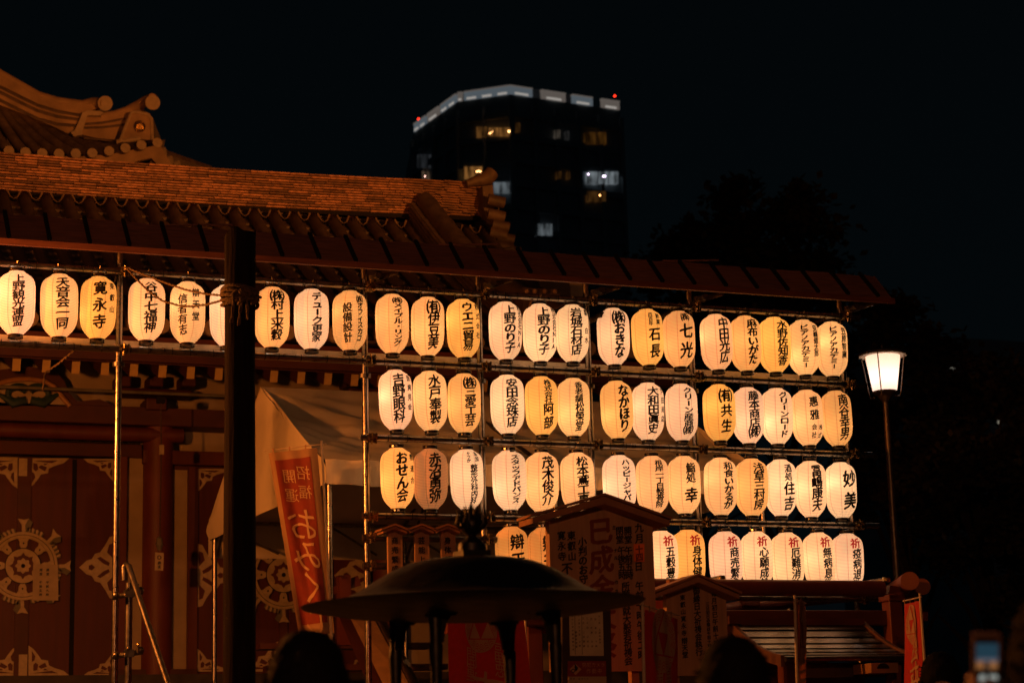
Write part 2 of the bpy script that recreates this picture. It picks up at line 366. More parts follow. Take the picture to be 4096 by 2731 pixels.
# a lower block far right, almost lost in the dark
P0 = at(3900, 1450, 120); blk = thing('apartment_block', 'unlit apartment block beyond the trees at right with one lit window', 'building', (P0.x, 120, 0))
part('body', MB().box((P0.x+12, 128, P0.z/2+1), (30, 14, P0.z+2)), CONC, blk)
for (x0, y0, x1, y1, c, s) in ((3940, 1535, 3966, 1572, (1, .6, .35), .16), (3970, 1536, 3994, 1570, (.5, .3, .2), .06), (3806, 1468, 3818, 1490, (.8, .75, .6), .2), (4050, 1735, 4082, 1770, (.6, .4, .25), .05), (3995, 1682, 4001, 1692, (.9, .8, .6), .3)):
    Pq = [at(x0, y0, 120.9), at(x1, y0, 120.9), at(x1, y1, 120.9), at(x0, y1, 120.9)]
    o = part('window', MB().prism(Pq, (0, .1, 0)), emis('block_window_%d' % x0, c, s), blk)
    part('window_frame', MB().box(((Pq[0].x+Pq[1].x)/2, 120.85, (Pq[0].z+Pq[2].z)/2), (.06, .06, Pq[0].z-Pq[2].z)), CONC, o)

# ------------------------------------------------------------------ trees
def tree(x, y, Y, h, wpx, label, n=5200, seed=1, ls=.16):
    rnd = random.Random(seed); top = at(x, y, Y); base = Vector((top.x, Y, 0)); rad = wpx*mpp(top)/2
    t = thing('broadleaf_tree', label, 'tree', base, 'dark trees behind the lantern stand')
    tr = MB(); tr.tube([base, base+Vector((.1, 0, h*.35)), base+Vector((-.05, .1, h*.75))], [.28, .2, .08], 8)
    tips = []
    for k in range(16):
        a = rnd.uniform(0, 6.28); z0 = h*rnd.uniform(.3, .65); e = base+Vector((math.cos(a)*rad*rnd.uniform(.4, .85), math.sin(a)*rad*.8, z0+h*rnd.uniform(.05, .3)))
        tr.tube([base+Vector((0, 0, z0)), vl(base+Vector((0, 0, z0)), e, .5)+Vector((0, 0, .15)), e], [.08, .05, .02], 5); tips.append(e)
    part('trunk', tr, BARK, t, True)
    m = MB(); vs = []; fs = []
    clumps = []
    for k in range(60):
        a = rnd.uniform(0, 6.28); ph = rnd.uniform(-.6, 1.0); rr = rad*math.sqrt(max(.05, 1-ph*ph*.85))*rnd.uniform(.55, 1.0)
        clumps.append((base+Vector((math.cos(a)*rr, math.sin(a)*rr*.8, top.z-h*.30+ph*h*.29)), rad*rnd.uniform(.14, .3)))
    for k in range(n):
        c, r = rnd.choice(clumps)
        p = c+Vector((rnd.gauss(0, 1), rnd.gauss(0, 1), rnd.gauss(0, .7)))*r*.6
        if p.z > top.z: continue
        a = Vector((rnd.uniform(-1, 1), rnd.uniform(-1, 1), rnd.uniform(-.6, .6))).normalized()*ls; b = a.cross(Vector((rnd.uniform(-1, 1), rnd.uniform(-1, 1), 1))).normalized()*ls*.35
        i = len(vs); vs += [p, p+a*.5+b, p+a, p+a*.5-b]; fs.append((i, i+1, i+2, i+3))
    m.v = vs; m.f = fs
    part('crown', m, LEAF, t)
tree(3050, 730, 46, 14, 700, 'broad dark tree behind the right end of the lantern stand', 9000, 1, .30)
tree(3560, 1180, 36, 10, 560, 'rounded tree standing behind the street lamp', 9000, 2, .22)
tree(3880, 1420, 30, 8.0, 620, 'leafy tree lit faintly by the street lamp from its left', 11000, 3, .16)
tree(4130, 1700, 27, 6.6, 520, 'low bushy tree at the far right edge of the view', 8000, 4, .15)
tree(2760, 900, 60, 16, 520, 'distant tree rising between the tower and the lantern stand end', 7000, 5, .35)

# ------------------------------------------------------------------ temple hall
hall = thing('temple_hall', 'red and white temple hall with tiled roofs and wheel crested doors behind the lanterns', 'temple', (5, 24, 0))
FY = 24.0
def fw(x, y, dy=0): return at(x, y, FY+dy)
ZF = at(0, 2708, 22.5).z
def fbox(name, x0, y0, x1, y1, m, d0=0, t=.12, parent=None, bevel=0):
    """facade block between photo pixels, front face d0 in front of the wall plane"""
    a = at(x0, y0, FY-d0); b = at(x1, y1, FY-d0)
    return part(name, MB().box(((a.x+b.x)/2, FY-d0+t/2, (a.z+b.z)/2), (abs(b.x-a.x), t, abs(a.z-b.z))), m, parent or hall, bevel=bevel)
part('podium', MB().box((5.5, 26, ZF/2), (14, 7, ZF)), STONE, hall)
part('podium_kerb', MB().box((5.5, 22.42, ZF-.09), (14.2, .2, .2)), mat('dark_stone', (.05, .04, .035), .8, var=.3, bump=.3), hall)
XL = 1.8; XR = 10.6
wall = part('wall', MB().box(((XL+XR)/2, FY+.3, (ZF+6.75)/2), (XR-XL, .3, 6.75-ZF)), PLASTER, hall)
part('side_wall', MB().box((XR, 26.7, (ZF+8)/2), (.25, 5.1, 8-ZF)), PLASTER, hall)
# horizontal timbers
zb = lambda x, y: fw(x, y).z
def band(name, y0, y1, d, t, m=REDPAINT, x0=XL, x1=XR, rnd=False):
    z0, z1 = zb(200, y0), zb(200, y1)
    if rnd:
        r = (z0-z1)/2; o = part(name, MB().tube([(x0, FY-d, (z0+z1)/2), (x1, FY-d, (z0+z1)/2)], r, 14), m, hall, True)
    else: o = part(name, MB().box(((x0+x1)/2, FY-d+t/2, (z0+z1)/2), (x1-x0, t, z0-z1)), m, hall, bevel=.01)
    return o
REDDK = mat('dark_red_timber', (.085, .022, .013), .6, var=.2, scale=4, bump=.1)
band('head_beam', 1628, 1700, .25, .55, REDDK)
xs_a = fw(722, 1760).x; xs_b = fw(905, 1760).x
band('rail_beam', 1702, 1762, .12, .3, REDPAINT, XL, xs_a, rnd=True)
band('gap_moulding', 1763, 1771, .05, .3, GAPBLK, XL, fw(560, 1770).x)
band('lintel', 1771, 1824, .10, .3, REDDK, XL, fw(562, 1800).x)
band('lintel', 1792, 1848, .13, .3, REDPAINT, fw(562, 1800).x+.01, XR)
band('door_header', 1849, 1866, .04, .3, REDDK, fw(690, 1850).x, XR)
# columns
for x0, x1, y0 in ((566, 690, 1702), (1490, 1600, 1702)):
    a = fw(x0, 2200); b = fw(x1, 2200); z0 = zb(300, y0) if x0 < 600 else zb(300, y0)
    part('column', MB().tube([((a.x+b.x)/2, FY-.02, ZF), ((a.x+b.x)/2, FY-.02, z0)], (b.x-a.x)/2, 20), REDPAINT, hall, True)
fbox('door_post', 465, 1826, 499, 2690, REDPAINT, .12, .3); fbox('door_post', 756, 1868, 788, 2690, REDPAINT, .12, .3)
fbox('plaster_panel', 499, 1790, 567, 2676, PLASTER, .03, .2); fbox('plaster_panel', 688, 1868, 757, 2676, PLASTER, .03, .2)
fbox('sill_beam', 440, 2676, 790, 2705, REDDK, .14, .3)
# panelled infill boards inside plaster bays
# capital block, bracket arms over column
for cx in (627, 1545):
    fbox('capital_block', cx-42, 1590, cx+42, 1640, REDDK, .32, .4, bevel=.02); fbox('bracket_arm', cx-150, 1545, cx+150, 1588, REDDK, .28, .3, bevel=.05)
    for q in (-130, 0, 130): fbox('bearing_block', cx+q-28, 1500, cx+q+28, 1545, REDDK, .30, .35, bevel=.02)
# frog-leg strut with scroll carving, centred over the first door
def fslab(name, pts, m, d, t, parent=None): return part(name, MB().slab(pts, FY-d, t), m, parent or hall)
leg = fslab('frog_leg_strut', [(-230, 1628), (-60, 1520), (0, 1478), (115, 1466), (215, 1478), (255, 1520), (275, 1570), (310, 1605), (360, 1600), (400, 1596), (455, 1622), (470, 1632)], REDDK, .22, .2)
fslab('carved_panel', [(-60, 1622), (-30, 1560), (10, 1528), (60, 1518), (115, 1516), (175, 1522), (215, 1545), (250, 1590), (280, 1624)], PLASTER, .25, .03, leg)
ed = MB(); pp = [(-60, 1622), (-30, 1560), (10, 1528), (60, 1518), (115, 1516), (175, 1522), (215, 1545), (250, 1590), (280, 1624)]
ed.tube([at(x, y, FY-.27) for x, y in pp], .03, 8); part('gilt_edge', ed, mat('gilt_edge_paint', (.4, .2, .06), .5), leg, True)
BLUE = mat('carving_blue_green', (.02, .05, .055), .6, var=.3)
for sgn in (-1, 1):
    c = MB(); pts = []
    for i in range(22):
        a = i/21*5.2; r = 46*math.exp(-a*.28)+6
        pts.append(at(113+sgn*(52-r*math.cos(a+.5)*1.0), 1580-r*math.sin(a+.5)*.8, FY-.28))
    c.tube(pts, [.055*(1-i/26) for i in range(22)], 8); c.tube([at(113+sgn*10, 1600, FY-.28), at(113+sgn*60, 1612, FY-.28), at(113+sgn*120, 1575, FY-.28)], [.05, .06, .02], 8)
    part('scroll_carving', c, BLUE, leg, True)
# doors with white fittings
CORNER = [(0, 0), (-.42, 0), (-.36, .07), (-.27, .11), (-.21, .15), (-.20, .22), (-.13, .235), (-.10, .30), (-.05, .39), (0, .44)]
def fit_poly(pts, cx, cy, sx, sy, d, t, m, parent, name): return part(name, MB().slab([(cx+x*sx, cy+y*sy) for x, y in pts], FY-d, t), m, parent)
def corner(cx, cy, fx, fy, parent, s=690):
    """corner fitting: corner point at cx, cy; fx = +1 when the door lies to the left"""
    o = fit_poly(CORNER, cx, cy, s*fx, s*.70*fy, .085, .012, WHITEMETAL, parent, 'corner_fitting')
    for pts in ([(-.04, .035), (-.30, .035), (-.24, .07), (-.17, .06), (-.12, .05)], [(-.035, .36), (-.035, .20), (-.06, .22), (-.07, .28)],
                [(-.19, .13), (-.13, .10), (-.10, .13), (-.13, .16), (-.17, .19)], [(-.09, .08), (-.05, .07), (-.05, .16), (-.075, .19), (-.10, .16)], [(-.20, .075), (-.15, .08), (-.17, .105)]):
        fit_poly(pts, cx, cy, s*fx, s*.70*fy, .09, .004, DOORRED, o, 'cutout')
def wheel(cx, cy, parent, R=190):
    c = fw(cx, cy, -.125); k = mpp(fw(cx, cy))
    def ring(r0, r1, d, m, nm, par, n=48):
        vs = []; fs = []
        for i in range(n):
            a = 2*math.pi*i/n
            for r in (r0, r1):
                for dy in (-d, -d+.012): vs.append((c.x+math.cos(a)*r*k, FY-.125+dy, c.z+math.sin(a)*r*k))
        for i in range(n):
            b = 4*i; e = 4*((i+1) % n); fs += [(b, b+2, e+2, e), (b+1, e+1, e+3, b+3), (b, e, e+1, b+1), (b+2, b+3, e+3, e+2)]
        return part(nm, MB().add(vs, fs), m, par)
    o = ring(R*.58, R*.715, 0, WHITEMETAL, 'wheel_crest', parent)
    ring(R*.645, R*.655, .004, GAPBLK, 'engraved_ring', o); ring(.1, R*.36, 0, WHITEMETAL, 'wheel_hub', o)
    ring(R*.36, R*.375, .002, GAPBLK, 'engraved_ring', o)
    m = MB(); pet = MB(); dots = MB(); gm = MB(); ry = MB()
    def P(r, a, d): return Vector((c.x+math.cos(a)*r*k, FY-.125-d, c.z+math.sin(a)*r*k))
    n = 32; fl = [P(R*(.22 if i % 4 else .28), 2*math.pi*i/n, .004) for i in range(n)]; pet.prism(fl, (0, .003, 0))
    fl = [P(R*(.145+.02*math.cos(8*2*math.pi*i/n)), 2*math.pi*i/n, .008) for i in range(n)]; m.prism(fl, (0, .003, 0))
    dots.prism([P(R*.045, 2*math.pi*i/12, .011) for i in range(12)], (0, .002, 0))
    for q in range(8):
        a = math.pi/4*q; s = lambda r, da, d=0: P(R*r, a+da, d)
        m.prism([s(.37, .12), s(.44, .18), s(.52, .16), s(.585, .20), s(.585, -.20), s(.52, -.16), s(.44, -.18), s(.37, -.12)], (0, .012, 0))
        dots.prism([s(.50, 0, .006), s(.475, .045, .006), s(.45, 0, .006), s(.475, -.045, .006)], (0, .003, 0))
        m.prism([s(.72, .05), s(.86, .05), s(1.0, .13), s(.97, 0), s(1.0, -.10), s(.86, -.03), s(.72, -.05)], (0, .012, 0))
        gm.prism([s(.72, -.05), s(.86, -.03), s(1.0, -.10), s(.93, -.20), s(.72, -.12)], (0, .014, 0))
        for j in range(1, 5):
            b = .17+j*.12; m.prism([s(.72, b-.025), s(.80, b-.02), s(.815, b+.02), s(.80, b+.045), s(.72, b+.03)], (0, .012, 0)); gm.prism([s(.72, b-.06), s(.80, b-.06), s(.80, b-.02), s(.72, b-.025)], (0, .015, 0))
    part('wheel_spokes', m, WHITEMETAL, o); part('hub_flower', pet, DOORRED, o); part('hub_dots', dots, GAPBLK, o); part('ray_painted_shade', gm, GREYMETAL, o)  # shade on the sides of the rays is drawn with grey pieces
SIDE = [(0, -.21), (-.05, -.20), (-.09, -.15), (-.14, -.10), (-.19, -.09), (-.22, -.055), (-.27, -.045), (-.34, 0), (-.27, .045), (-.22, .055), (-.19, .09), (-.14, .10), (-.09, .15), (-.05, .20), (0, .21)]
def sidefit(cx, cy, fx, parent, s=420):
    o = fit_poly(SIDE, cx, cy, s*fx, s*1.45, .085, .012, WHITEMETAL, parent, 'side_fitting')
    for pts in ([(-.02, -.16), (-.055, -.15), (-.075, -.10), (-.02, -.06)], [(-.02, .16), (-.055, .15), (-.075, .10), (-.02, .06)], [(-.25, -.012), (-.22, -.02), (-.19, 0), (-.22, .02), (-.25, .012)],
                [(-.05, -.03), (-.14, -.07), (-.17, -.06), (-.11, -.025), (-.06, -.01)], [(-.05, .03), (-.14, .07), (-.17, .06), (-.11, .025), (-.06, .01)]):
        fit_poly(pts, cx, cy, s*fx, s*1.45, .09, .004, DOORRED, o, 'cutout')
for cx, top, bot, hw in ((92, 1828, 2706, 368), (1134, 1868, 2690, 346)):
    for sg in (-1, 1):
        x0, x1 = sorted((cx+sg*18, cx+sg*hw)); dr = fbox('door', x0, top, x1, bot, DOORRED, .07, .06)
        fbox('board_joint', cx+sg*198, top+8, cx+sg*201, bot, GAPBLK, .073, .01, dr)
        corner(cx+sg*hw, top+6, sg, 1, dr, 300 if sg > 0 else 300); corner(cx+sg*hw, bot-6, sg, -1, dr, 300)
        corner(cx+sg*22, top+4, -sg, 1, dr, 390); corner(cx+sg*22, bot-6, -sg, -1, dr, 390)
        sidefit(cx+sg*hw, 2268 if cx < 200 else 2300, sg, dr)
    st = fbox('door_meeting_stile', cx-17, top, cx+17, bot, REDDK, .10, .09)
    for y0, y1 in ((top+4, top+75), (bot-90, bot-6)): fbox('stile_fitting', cx-16, y0, cx+16, y1, WHITEMETAL, .105, .005, st)
    wheel(cx, 2262 if cx < 200 else 2298, st)
# paper notice hanging on the first door
no = part('paper_notice', MB().slab([(133, 2255), (233, 2257), (233, 2400), (130, 2400)], FY-.16, .006), mat('notice_paper', (.50, .40, .28), .8), None)
tag(no, 'pale paper notice with two columns of writing pinned on the wheel crested door', 'notice')
tm = MB()
def PF(Y): return lambda u, v: Vector((u, Y, v))
def col_px(mb, s, x, y0, y1, Y, wpx=None, wide=1):
    a, b = at(x, y0, Y), at(x, y1, Y); put_text(mb, s, PF(Y), (a.x+b.x)/2, a.z, b.z, wpx*mpp(a) if wpx else None, wide)
col_px(tm, '開堂　午前九時', 190, 2270, 2385, FY-.162, 12); col_px(tm, '閉堂　午後五時', 163, 2270, 2385, FY-.162, 12)
t_ = part('lettering', tm, INK, no)
# net suspension cord and talisman hanging from the eave
cordT = thing('hanging_talisman', 'white paper talisman on a long cord hanging before the red column', 'talisman', at(640, 1600, 22.6))
part('cord', MB().tube([at(643, 1590, 22.6), at(645, 1780, 22.6), at(640, 2160, 22.6)], .008, 6), ROPE, cordT)
part('clip', MB().box(at(646, 1798, 22.6), (.05, .04, .11)), WHITEMETAL, cordT)
part('cord_socket', MB().box(at(643, 1600, 22.6), (.09, .08, .07)), GAPBLK, cordT)
part('weight', MB().lathe([(.01, .07), (.035, .05), (.04, -.03), (.02, -.09)], at(638, 2170, 22.6), 10), GREYMETAL, cordT)
part('fringe', MB().slab([(612, 2180), (638, 2160), (664, 2182), (655, 2175), (640, 2172), (620, 2176)], 22.58, .02), ROPE, cordT)
tg = part('paper_tag', MB().slab([(621, 2208), (655, 2210), (653, 2281), (619, 2279)], 22.6, .01), mat('notice_paper', (.5, .4, .28)), cordT)
tm = MB(); tm.tube([at(637, 2228, 22.59)+Vector((math.cos(a)*.02, 0, math.sin(a)*.02)) for a in [i*.7 for i in range(10)]], .005, 5); col_px(tm, '弁天', 637, 2242, 2275, 22.592, 15); part('tag_print', tm, INK, tg)
# conduit along the facade
part('conduit', MB().tube([(XL, 23.2, at(0, 1546, 23.2).z), (XR, 23.2, at(0, 1546, 23.2).z)], .02, 8), GREYMETAL, hall, True)
# rafters and eave
ZR1 = at(66, 1434, 22).z; ZR0 = at(66, 1483, 22).z
rp0 = None; nr = 0; X = 2.3
rw = 33*mpp(at(400, 1450, 22))*.95; sp = at(842+28, 1470, 22).x-at(842-84, 1470, 22).x
xs = [2.35+sp*i for i in range(-1, 28)]
r_me = MB().box((0, 1.05, 0), (rw, 2.1, ZR1-ZR0)); e_me = MB().box((0, -.006, 0), (rw, .01, ZR1-ZR0))
def shared(mb, m, nm):
    me = bpy.data.meshes.new(nm); me.from_pydata(mb.v, [], mb.f); me.materials.append(m)
    bm = bmesh.new(); bm.from_mesh(me); bmesh.ops.recalc_face_normals(bm, faces=bm.faces); bm.to_mesh(me); bm.free(); return me
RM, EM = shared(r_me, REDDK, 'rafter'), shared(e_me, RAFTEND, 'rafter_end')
x0r = at(66, 1450, 22).x
for i in range(-2, 27):
    x = x0r+sp*i
    if x > XR+.2: break
    o = link('rafter', RM, hall, Vector((x, 22, (ZR0+ZR1)/2))-hall.location)
    o.rotation_euler = (math.radians(20), 0, 0); e = link('rafter_end', EM, o)
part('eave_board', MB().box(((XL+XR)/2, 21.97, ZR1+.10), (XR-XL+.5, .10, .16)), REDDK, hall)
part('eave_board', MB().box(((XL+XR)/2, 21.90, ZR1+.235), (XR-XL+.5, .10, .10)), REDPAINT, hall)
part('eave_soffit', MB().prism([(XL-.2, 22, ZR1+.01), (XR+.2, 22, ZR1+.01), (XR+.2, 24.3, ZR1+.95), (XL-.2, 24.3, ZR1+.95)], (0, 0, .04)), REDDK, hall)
# lower roof
ZE = ZR1+.36; YE = 21.8; YR = 26.8; ZRB = at(0, 761, 27).z-.02
ZRT = ZRB-.15
def rp_(t): return Vector((0, lerp(YR, YE, t), lerp(ZRT, ZE, t)-.28*math.sin(math.pi*t)*(1)))
XRR = 10.35
roof = part('roof', MB().grid(lambda u, v: Vector((lerp(2.2, XRR, u), rp_(v).y, rp_(v).z-.05)), 4, 12), TILE, hall)
bk = part('roof_back_slope', MB().prism([(2.2, 27, ZRB), (XRR, 27, ZRB), (XRR, 30.5, ZRB-2.2), (2.2, 30.5, ZRB-2.2)], (0, 0, -.1)), TILE, hall)
part('gable_wall', MB().prism([(XRR-.5, YE+.6, ZE-.2), (XRR-.5, YR, ZRB-.1), (XRR-.5, 31, ZE-.2)], (-.15, 0, 0)), REDDK, hall)
pitch = 83*mpp(at(500, 800, 27))
mroll = MB(); n = 22; pts = []; rs = []
for i in range(n):
    for a_, rr in ((.0, .088), (.9, .078)):
        p = rp_((i+a_)/n); pts.append(Vector((0, p.y, p.z+.05))); rs.append(rr)
mroll.tube(pts, rs, 10); ROLLM = shared(mroll, TILE, 'roll'); ROLLM.polygons.foreach_set('use_smooth', [True]*len(ROLLM.polygons))
mdisc = MB().tube([(0, YE-.03, ZE+.05), (0, YE+.02, ZE+.05)], .095, 16); DISCM = shared(mdisc, TILEEND, 'disc')
xr = 2.45; pans = MB()
while xr < XRR-.1:
    o = link('tile_roll', ROLLM, roof, Vector((xr, 0, 0))-hall.location); link('tile_end', DISCM, roof, Vector((xr, 0, 0))-hall.location)
    for i in range(n):                                            # stepped pan tiles of this channel
        p, q = rp_(i/n), rp_((i+1)/n)
        def FU(u, v, p=p, q=q, xr=xr):
            s = lerp(xr, xr+pitch, u); r = p.lerp(q, v); return Vector((s, r.y, r.z+.035*v-.03*math.sin(math.pi*u)+random.uniform(0, .004)))
        pans.grid(FU, 4, 1)
        v0 = [Vector((lerp(xr, xr+pitch, k/4), q.y, q.z+.035-.03*math.sin(math.pi*k/4))) for k in range(5)]; v1 = [p_-Vector((0, 0, .035)) for p_ in v0]
        pans.add(v0+v1, [(k, k+1, k+6, k+5) for k in range(4)])
    xr += pitch
kind(part('pan_tiles', pans, TILE, roof), 'stuff')
# lime-plastered crescent where each channel meets the ridge
cm = MB(); xr = 2.45
while xr < XRR-.2:
    for sg in (0, 1):
        cm.tube([Vector((xr+pitch*(.2 if not sg else .8), YR-.10, ZRT+.09)), Vector((xr+pitch*(.34 if not sg else .66), YR-.13, ZRT+.0)), Vector((xr+pitch*.5, YR-.13, ZRT-.03))], [.014, .007, .003], 5)
    xr += pitch
kind(part('channel_plaster', cm, mat('channel_lime', (.24, .15, .09), .8), roof), 'stuff')
# ridge of thin stacked tiles
def ridge_rise(x): return .16*max(0, (x-3.3)/7.1)**2
NC = 14; CH = .54/NC
ridge = part('ridge', MB().grid(lambda u, v: Vector((lerp(2.2, XRR, u), 26.95, ZRB-.05+.54*v+ridge_rise(lerp(2.2, XRR, u)))), 20, 1), GAPBLK, hall)
part('ridge_back', MB().grid(lambda u, v: Vector((lerp(2.2, XRR, u), 27.3, ZRB-.05+.54*v+ridge_rise(lerp(2.2, XRR, u)))), 20, 1), GAPBLK, hall)
tl = []
for c in range(NC):
    x = 2.25-random.uniform(0, .25)
    while x < XRR:
        L = random.uniform(.26, .33); x1 = min(x+L, XRR); tl.append((x, x1, c)); x = x1
tl.sort(key=lambda q: (q[0] < 3.0, q[0])); vis = [q for q in tl if q[1] > 3.0]
NM = [shared(MB().box((0, 0, 0), (.27, .30, CH*.56)), NOSHI, 'ridge_tile')]
stuff = MB(); order = sorted(vis, key=lambda q: q[0]); cnt = 0
for (x, x1, c) in order:
    yy = 26.95-random.uniform(0, .018); z = ZRB+CH*(c+.5)+ridge_rise((x+x1)/2)
    if cnt < 300:
        o = link('ridge_tile', NM[0], ridge, Vector(((x+x1)/2, yy+.12, z))-hall.location); o.scale = ((x1-x-.008)/.27, 1, random.uniform(.85, 1.1)); o.rotation_euler = (0, -2*.16*(max(0, (x-3.3)/7.1))/7.1+random.uniform(-.006, .006), 0); cnt += 1
    else: stuff.box(((x+x1)/2, yy+.12, z), (x1-x-.008, .3, CH*.56))
kind(part('ridge_tiles_far', stuff, NOSHI, ridge), 'stuff')
cap = part('ridge_cap', MB().tube([Vector((lerp(2.2, XRR, i/16), 27.1, ZRB+.53+ridge_rise(lerp(2.2, XRR, i/16)))) for i in range(17)], .045, 8), TILE, ridge, True)
# ridge end ornament (bird-rest scroll + stacked end tiles)
RE = part('ridge_end_ornament', MB().slab([(1930, 745), (1972, 740), (1976, 790), (1998, 800), (1996, 850), (2002, 870), (2000, 905), (2010, 930), (2030, 960), (2062, 1010), (2000, 1020), (1975, 960), (1950, 900), (1935, 830)], 26.7, .45), TILE, hall)
part('scroll_tip', MB().tube([at(1865, 735, 26.8), at(1915, 722, 26.8), at(1950, 712, 26.8), at(1968, 690, 26.8)], [.05, .09, .12, .11], 12), TILE, RE, True)
for x, y in ((1978, 805), (1978, 862), (1995, 905), (1985, 938), (2015, 955), (2010, 990), (2040, 1005)):
    p = at(x, y, 26.5); part('end_roll', MB().tube([p+Vector((-.1, 0, .02)), p+Vector((.14, -.05, -.03))], .085, 12), TILE, RE, True)
# descending ridge
dm = MB(); k = .55
def dr_(t): p = rp_(t); return Vector((9.35, p.y, p.z))
rowsd = part('descending_ridge', MB().prism([dr_(i/10)+Vector((-.22, 0, 0)) for i in range(11)]+[dr_(i/10)+Vector((-.22, 0, .40)) for i in range(10, -1, -1)], (.44, 0, 0)), TILE, hall)
for j in range(5):
    part('ridge_course', MB().tube([dr_(i/10)+Vector((-.225, 0, .06+.075*j)) for i in range(11)], .024, 5), TILE, rowsd, True)
part('ridge_cap', MB().tube([dr_(i/30)+Vector((0, 0, .44)) for i in range(31)], [.155 if i % 2 else .14 for i in range(31)], 10), TILE, rowsd, True)
dso = MB().slab([(2095, 1150), (2240, 1160), (2243, 1300), (2090, 1290)], 22.2, .3); part('ridge_foot_tile', dso, TILE, rowsd)
bd = MB()
for x in (2108, 2140, 2180, 2220): bd.ball(at(x, 1165, 22.15), .03, 6)
bd.tube([at(2165+45*math.cos(a), 1230-45*math.sin(a), 22.15) for a in [i*.35 for i in range(10)]], .02, 6); part('studs', bd, EAVEPL, rowsd)

# upper roof
UY = 33.0; upper = part('upper_roof', MB().slab([(-700, 250), (0, 330), (260, 420), (470, 450), (610, 470), (645, 560), (660, 560), (640, 700), (-700, 700)], UY+.55, .2), TILE, hall)
def U(x, y, d=0): return at(x, y, UY+d)
hip = MB().slab([(-300, 110), (0, 300), (80, 345), (150, 385), (230, 410), (330, 421), (380, 415), (400, 430), (345, 450), (330, 470), (315, 500), (285, 540), (200, 500), (90, 455), (0, 420), (-300, 300)], UY-.1, .5)
H1 = part('hip_ridge', hip, EAVEPL, hall)
part('ridge_cap', MB().tube([U(-200, 175, .1), U(0, 303, .1), U(80, 348, .1), U(150, 388, .1), U(230, 412, .1), U(330, 424, .1), U(375, 413, 0), U(420, 414, -.25)], [.10]*6+[.10, .10], 12), EAVEPL, H1, True)
part('cap_disc', MB().tube([U(420, 414, -.25), U(421, 414, -.29)], .125, 20), TILEEND, H1)
for off in (30, 52, 84): part('ridge_course', MB().tube([U(-200, 185+off, -.11), U(0, 318+off, -.11), U(80, 358+off*1.0, -.11), U(150, 392+off, -.11), U(230, 418+off*.95, -.11), U(320, 438+off*.8, -.11)], .028, 5), TILE, H1, True)
part('end_tile', MB().slab([(330, 450), (352, 442), (400, 445), (415, 452), (400, 462), (350, 462), (338, 500), (328, 532), (334, 538), (296, 546), (282, 530), (300, 520), (318, 480)], UY-.2, .12), TILEEND, H1)
H2 = part('hip_ridge', MB().slab([(335, 468), (420, 470), (480, 455), (520, 440), (560, 420), (585, 448), (600, 455), (610, 475), (609, 555), (560, 558), (470, 575), (460, 568), (330, 540), (322, 530)], UY-.12, .35), EAVEPL, hall)
part('ridge_cap', MB().tube([U(400, 472, 0), U(460, 464, 0), U(510, 447, 0), U(555, 422, -.1), U(590, 402, -.3), U(611, 396, -.45)], .095, 12), EAVEPL, H2, True)
part('cap_disc', MB().tube([U(610, 411, -.45), U(611, 411, -.5)], .125, 20), TILEEND, H2)
for (a, b, c_) in ((498, 492, 476), (512, 510, 500), (552, 560, 566)): part('ridge_course', MB().tube([U(335, a, -.14), U(410, b, -.14), U(500, c_, -.14)], .022, 5), TILE, H2, True)
fr = MB(); op = [(480, 565), (505, 500), (525, 452), (545, 448), (590, 458), (606, 475), (609, 560)]
oni = part('crest_tile', MB().slab([(470, 570), (500, 505), (520, 450), (550, 447), (592, 455), (609, 472), (610, 562), (552, 556)], UY-.32, .18), EAVEPL, H2)
fr.tube([U(x, y, -.33) for x, y in op], .028, 6); part('crest_frame', fr, TILEEND, H2, True)
cc = U(559, 506, -.36); cr = MB(); k = mpp(cc)
cr.tube([cc+Vector((math.cos(a)*20*k, 0, math.sin(a)*22*k)) for a in [2*math.pi*i/24 for i in range(25)]], .012, 6)
for i in range(7): cr.tube([cc+Vector(((i-3)*4.5*k, 0, -12*k)), cc+Vector(((i-3)*3.5*k, -.01, (4+7*math.cos((i-3)*.5))*k))], .010, 5)
part('gilt_crest', cr, GOLD, H2, True)
part('crest_ground', MB().tube([cc+Vector((0, .01, 0)), cc+Vector((0, .03, 0))], 20*k, 24), mat('crest_dark', (.06, .02, .01), .4), H2)
part('foot_moulding', MB().tube([U(465, 568, -.3), U(510, 562, -.32), U(560, 554, -.32)], .04, 8), TILEEND, H2, True)
DISC = [(-35, 602), (34, 607), (100, 613), (167, 617), (234, 619), (301, 618), (367, 616), (434, 608), (499, 596), (563, 584), (627, 575), (647, 610), (673, 643), (703, 662)]
rt_tops = [(-180, 300), (-125, 330), (-70, 360), (-20, 400), (20, 430), (100, 470), (170, 500), (240, 530), (310, 555), (400, 560), (560, 560)]
for i, (x, y) in enumerate(DISC):
    sq = 1 if i < 11 else .6
    d = Vector((0, -1, 0)) if i < 11 else Vector((.8, -.55, 0)).normalized()
    c_ = U(x, y, -.75+(0 if i < 10 else (i-9)*.15)); part('tile_end', MB().tube([c_, c_+d*.06], .083, 18), TILEEND, upper)
    if i < 11:
        tx, ty = rt_tops[i]; e = U(tx, ty, .25); mid = (c_+e)*.5+Vector((0, 0, -.06))
        part('tile_roll', MB().tube([c_+Vector((0, .02, 0)), c_.lerp(mid, .5)+Vector((0, 0, -.03)), mid, mid.lerp(e, .6)+Vector((0, 0, -.02)), e], [.082, .085, .08, .085, .08], 12), TILE, upper, True)
part('eave_fascia', MB().slab([(-100, 615), (300, 628), (440, 618), (560, 594), (640, 580), (690, 665), (700, 700), (630, 660), (605, 632), (550, 645), (440, 690), (300, 700), (-100, 690)], UY-.65, .1), EAVEPL, upper)
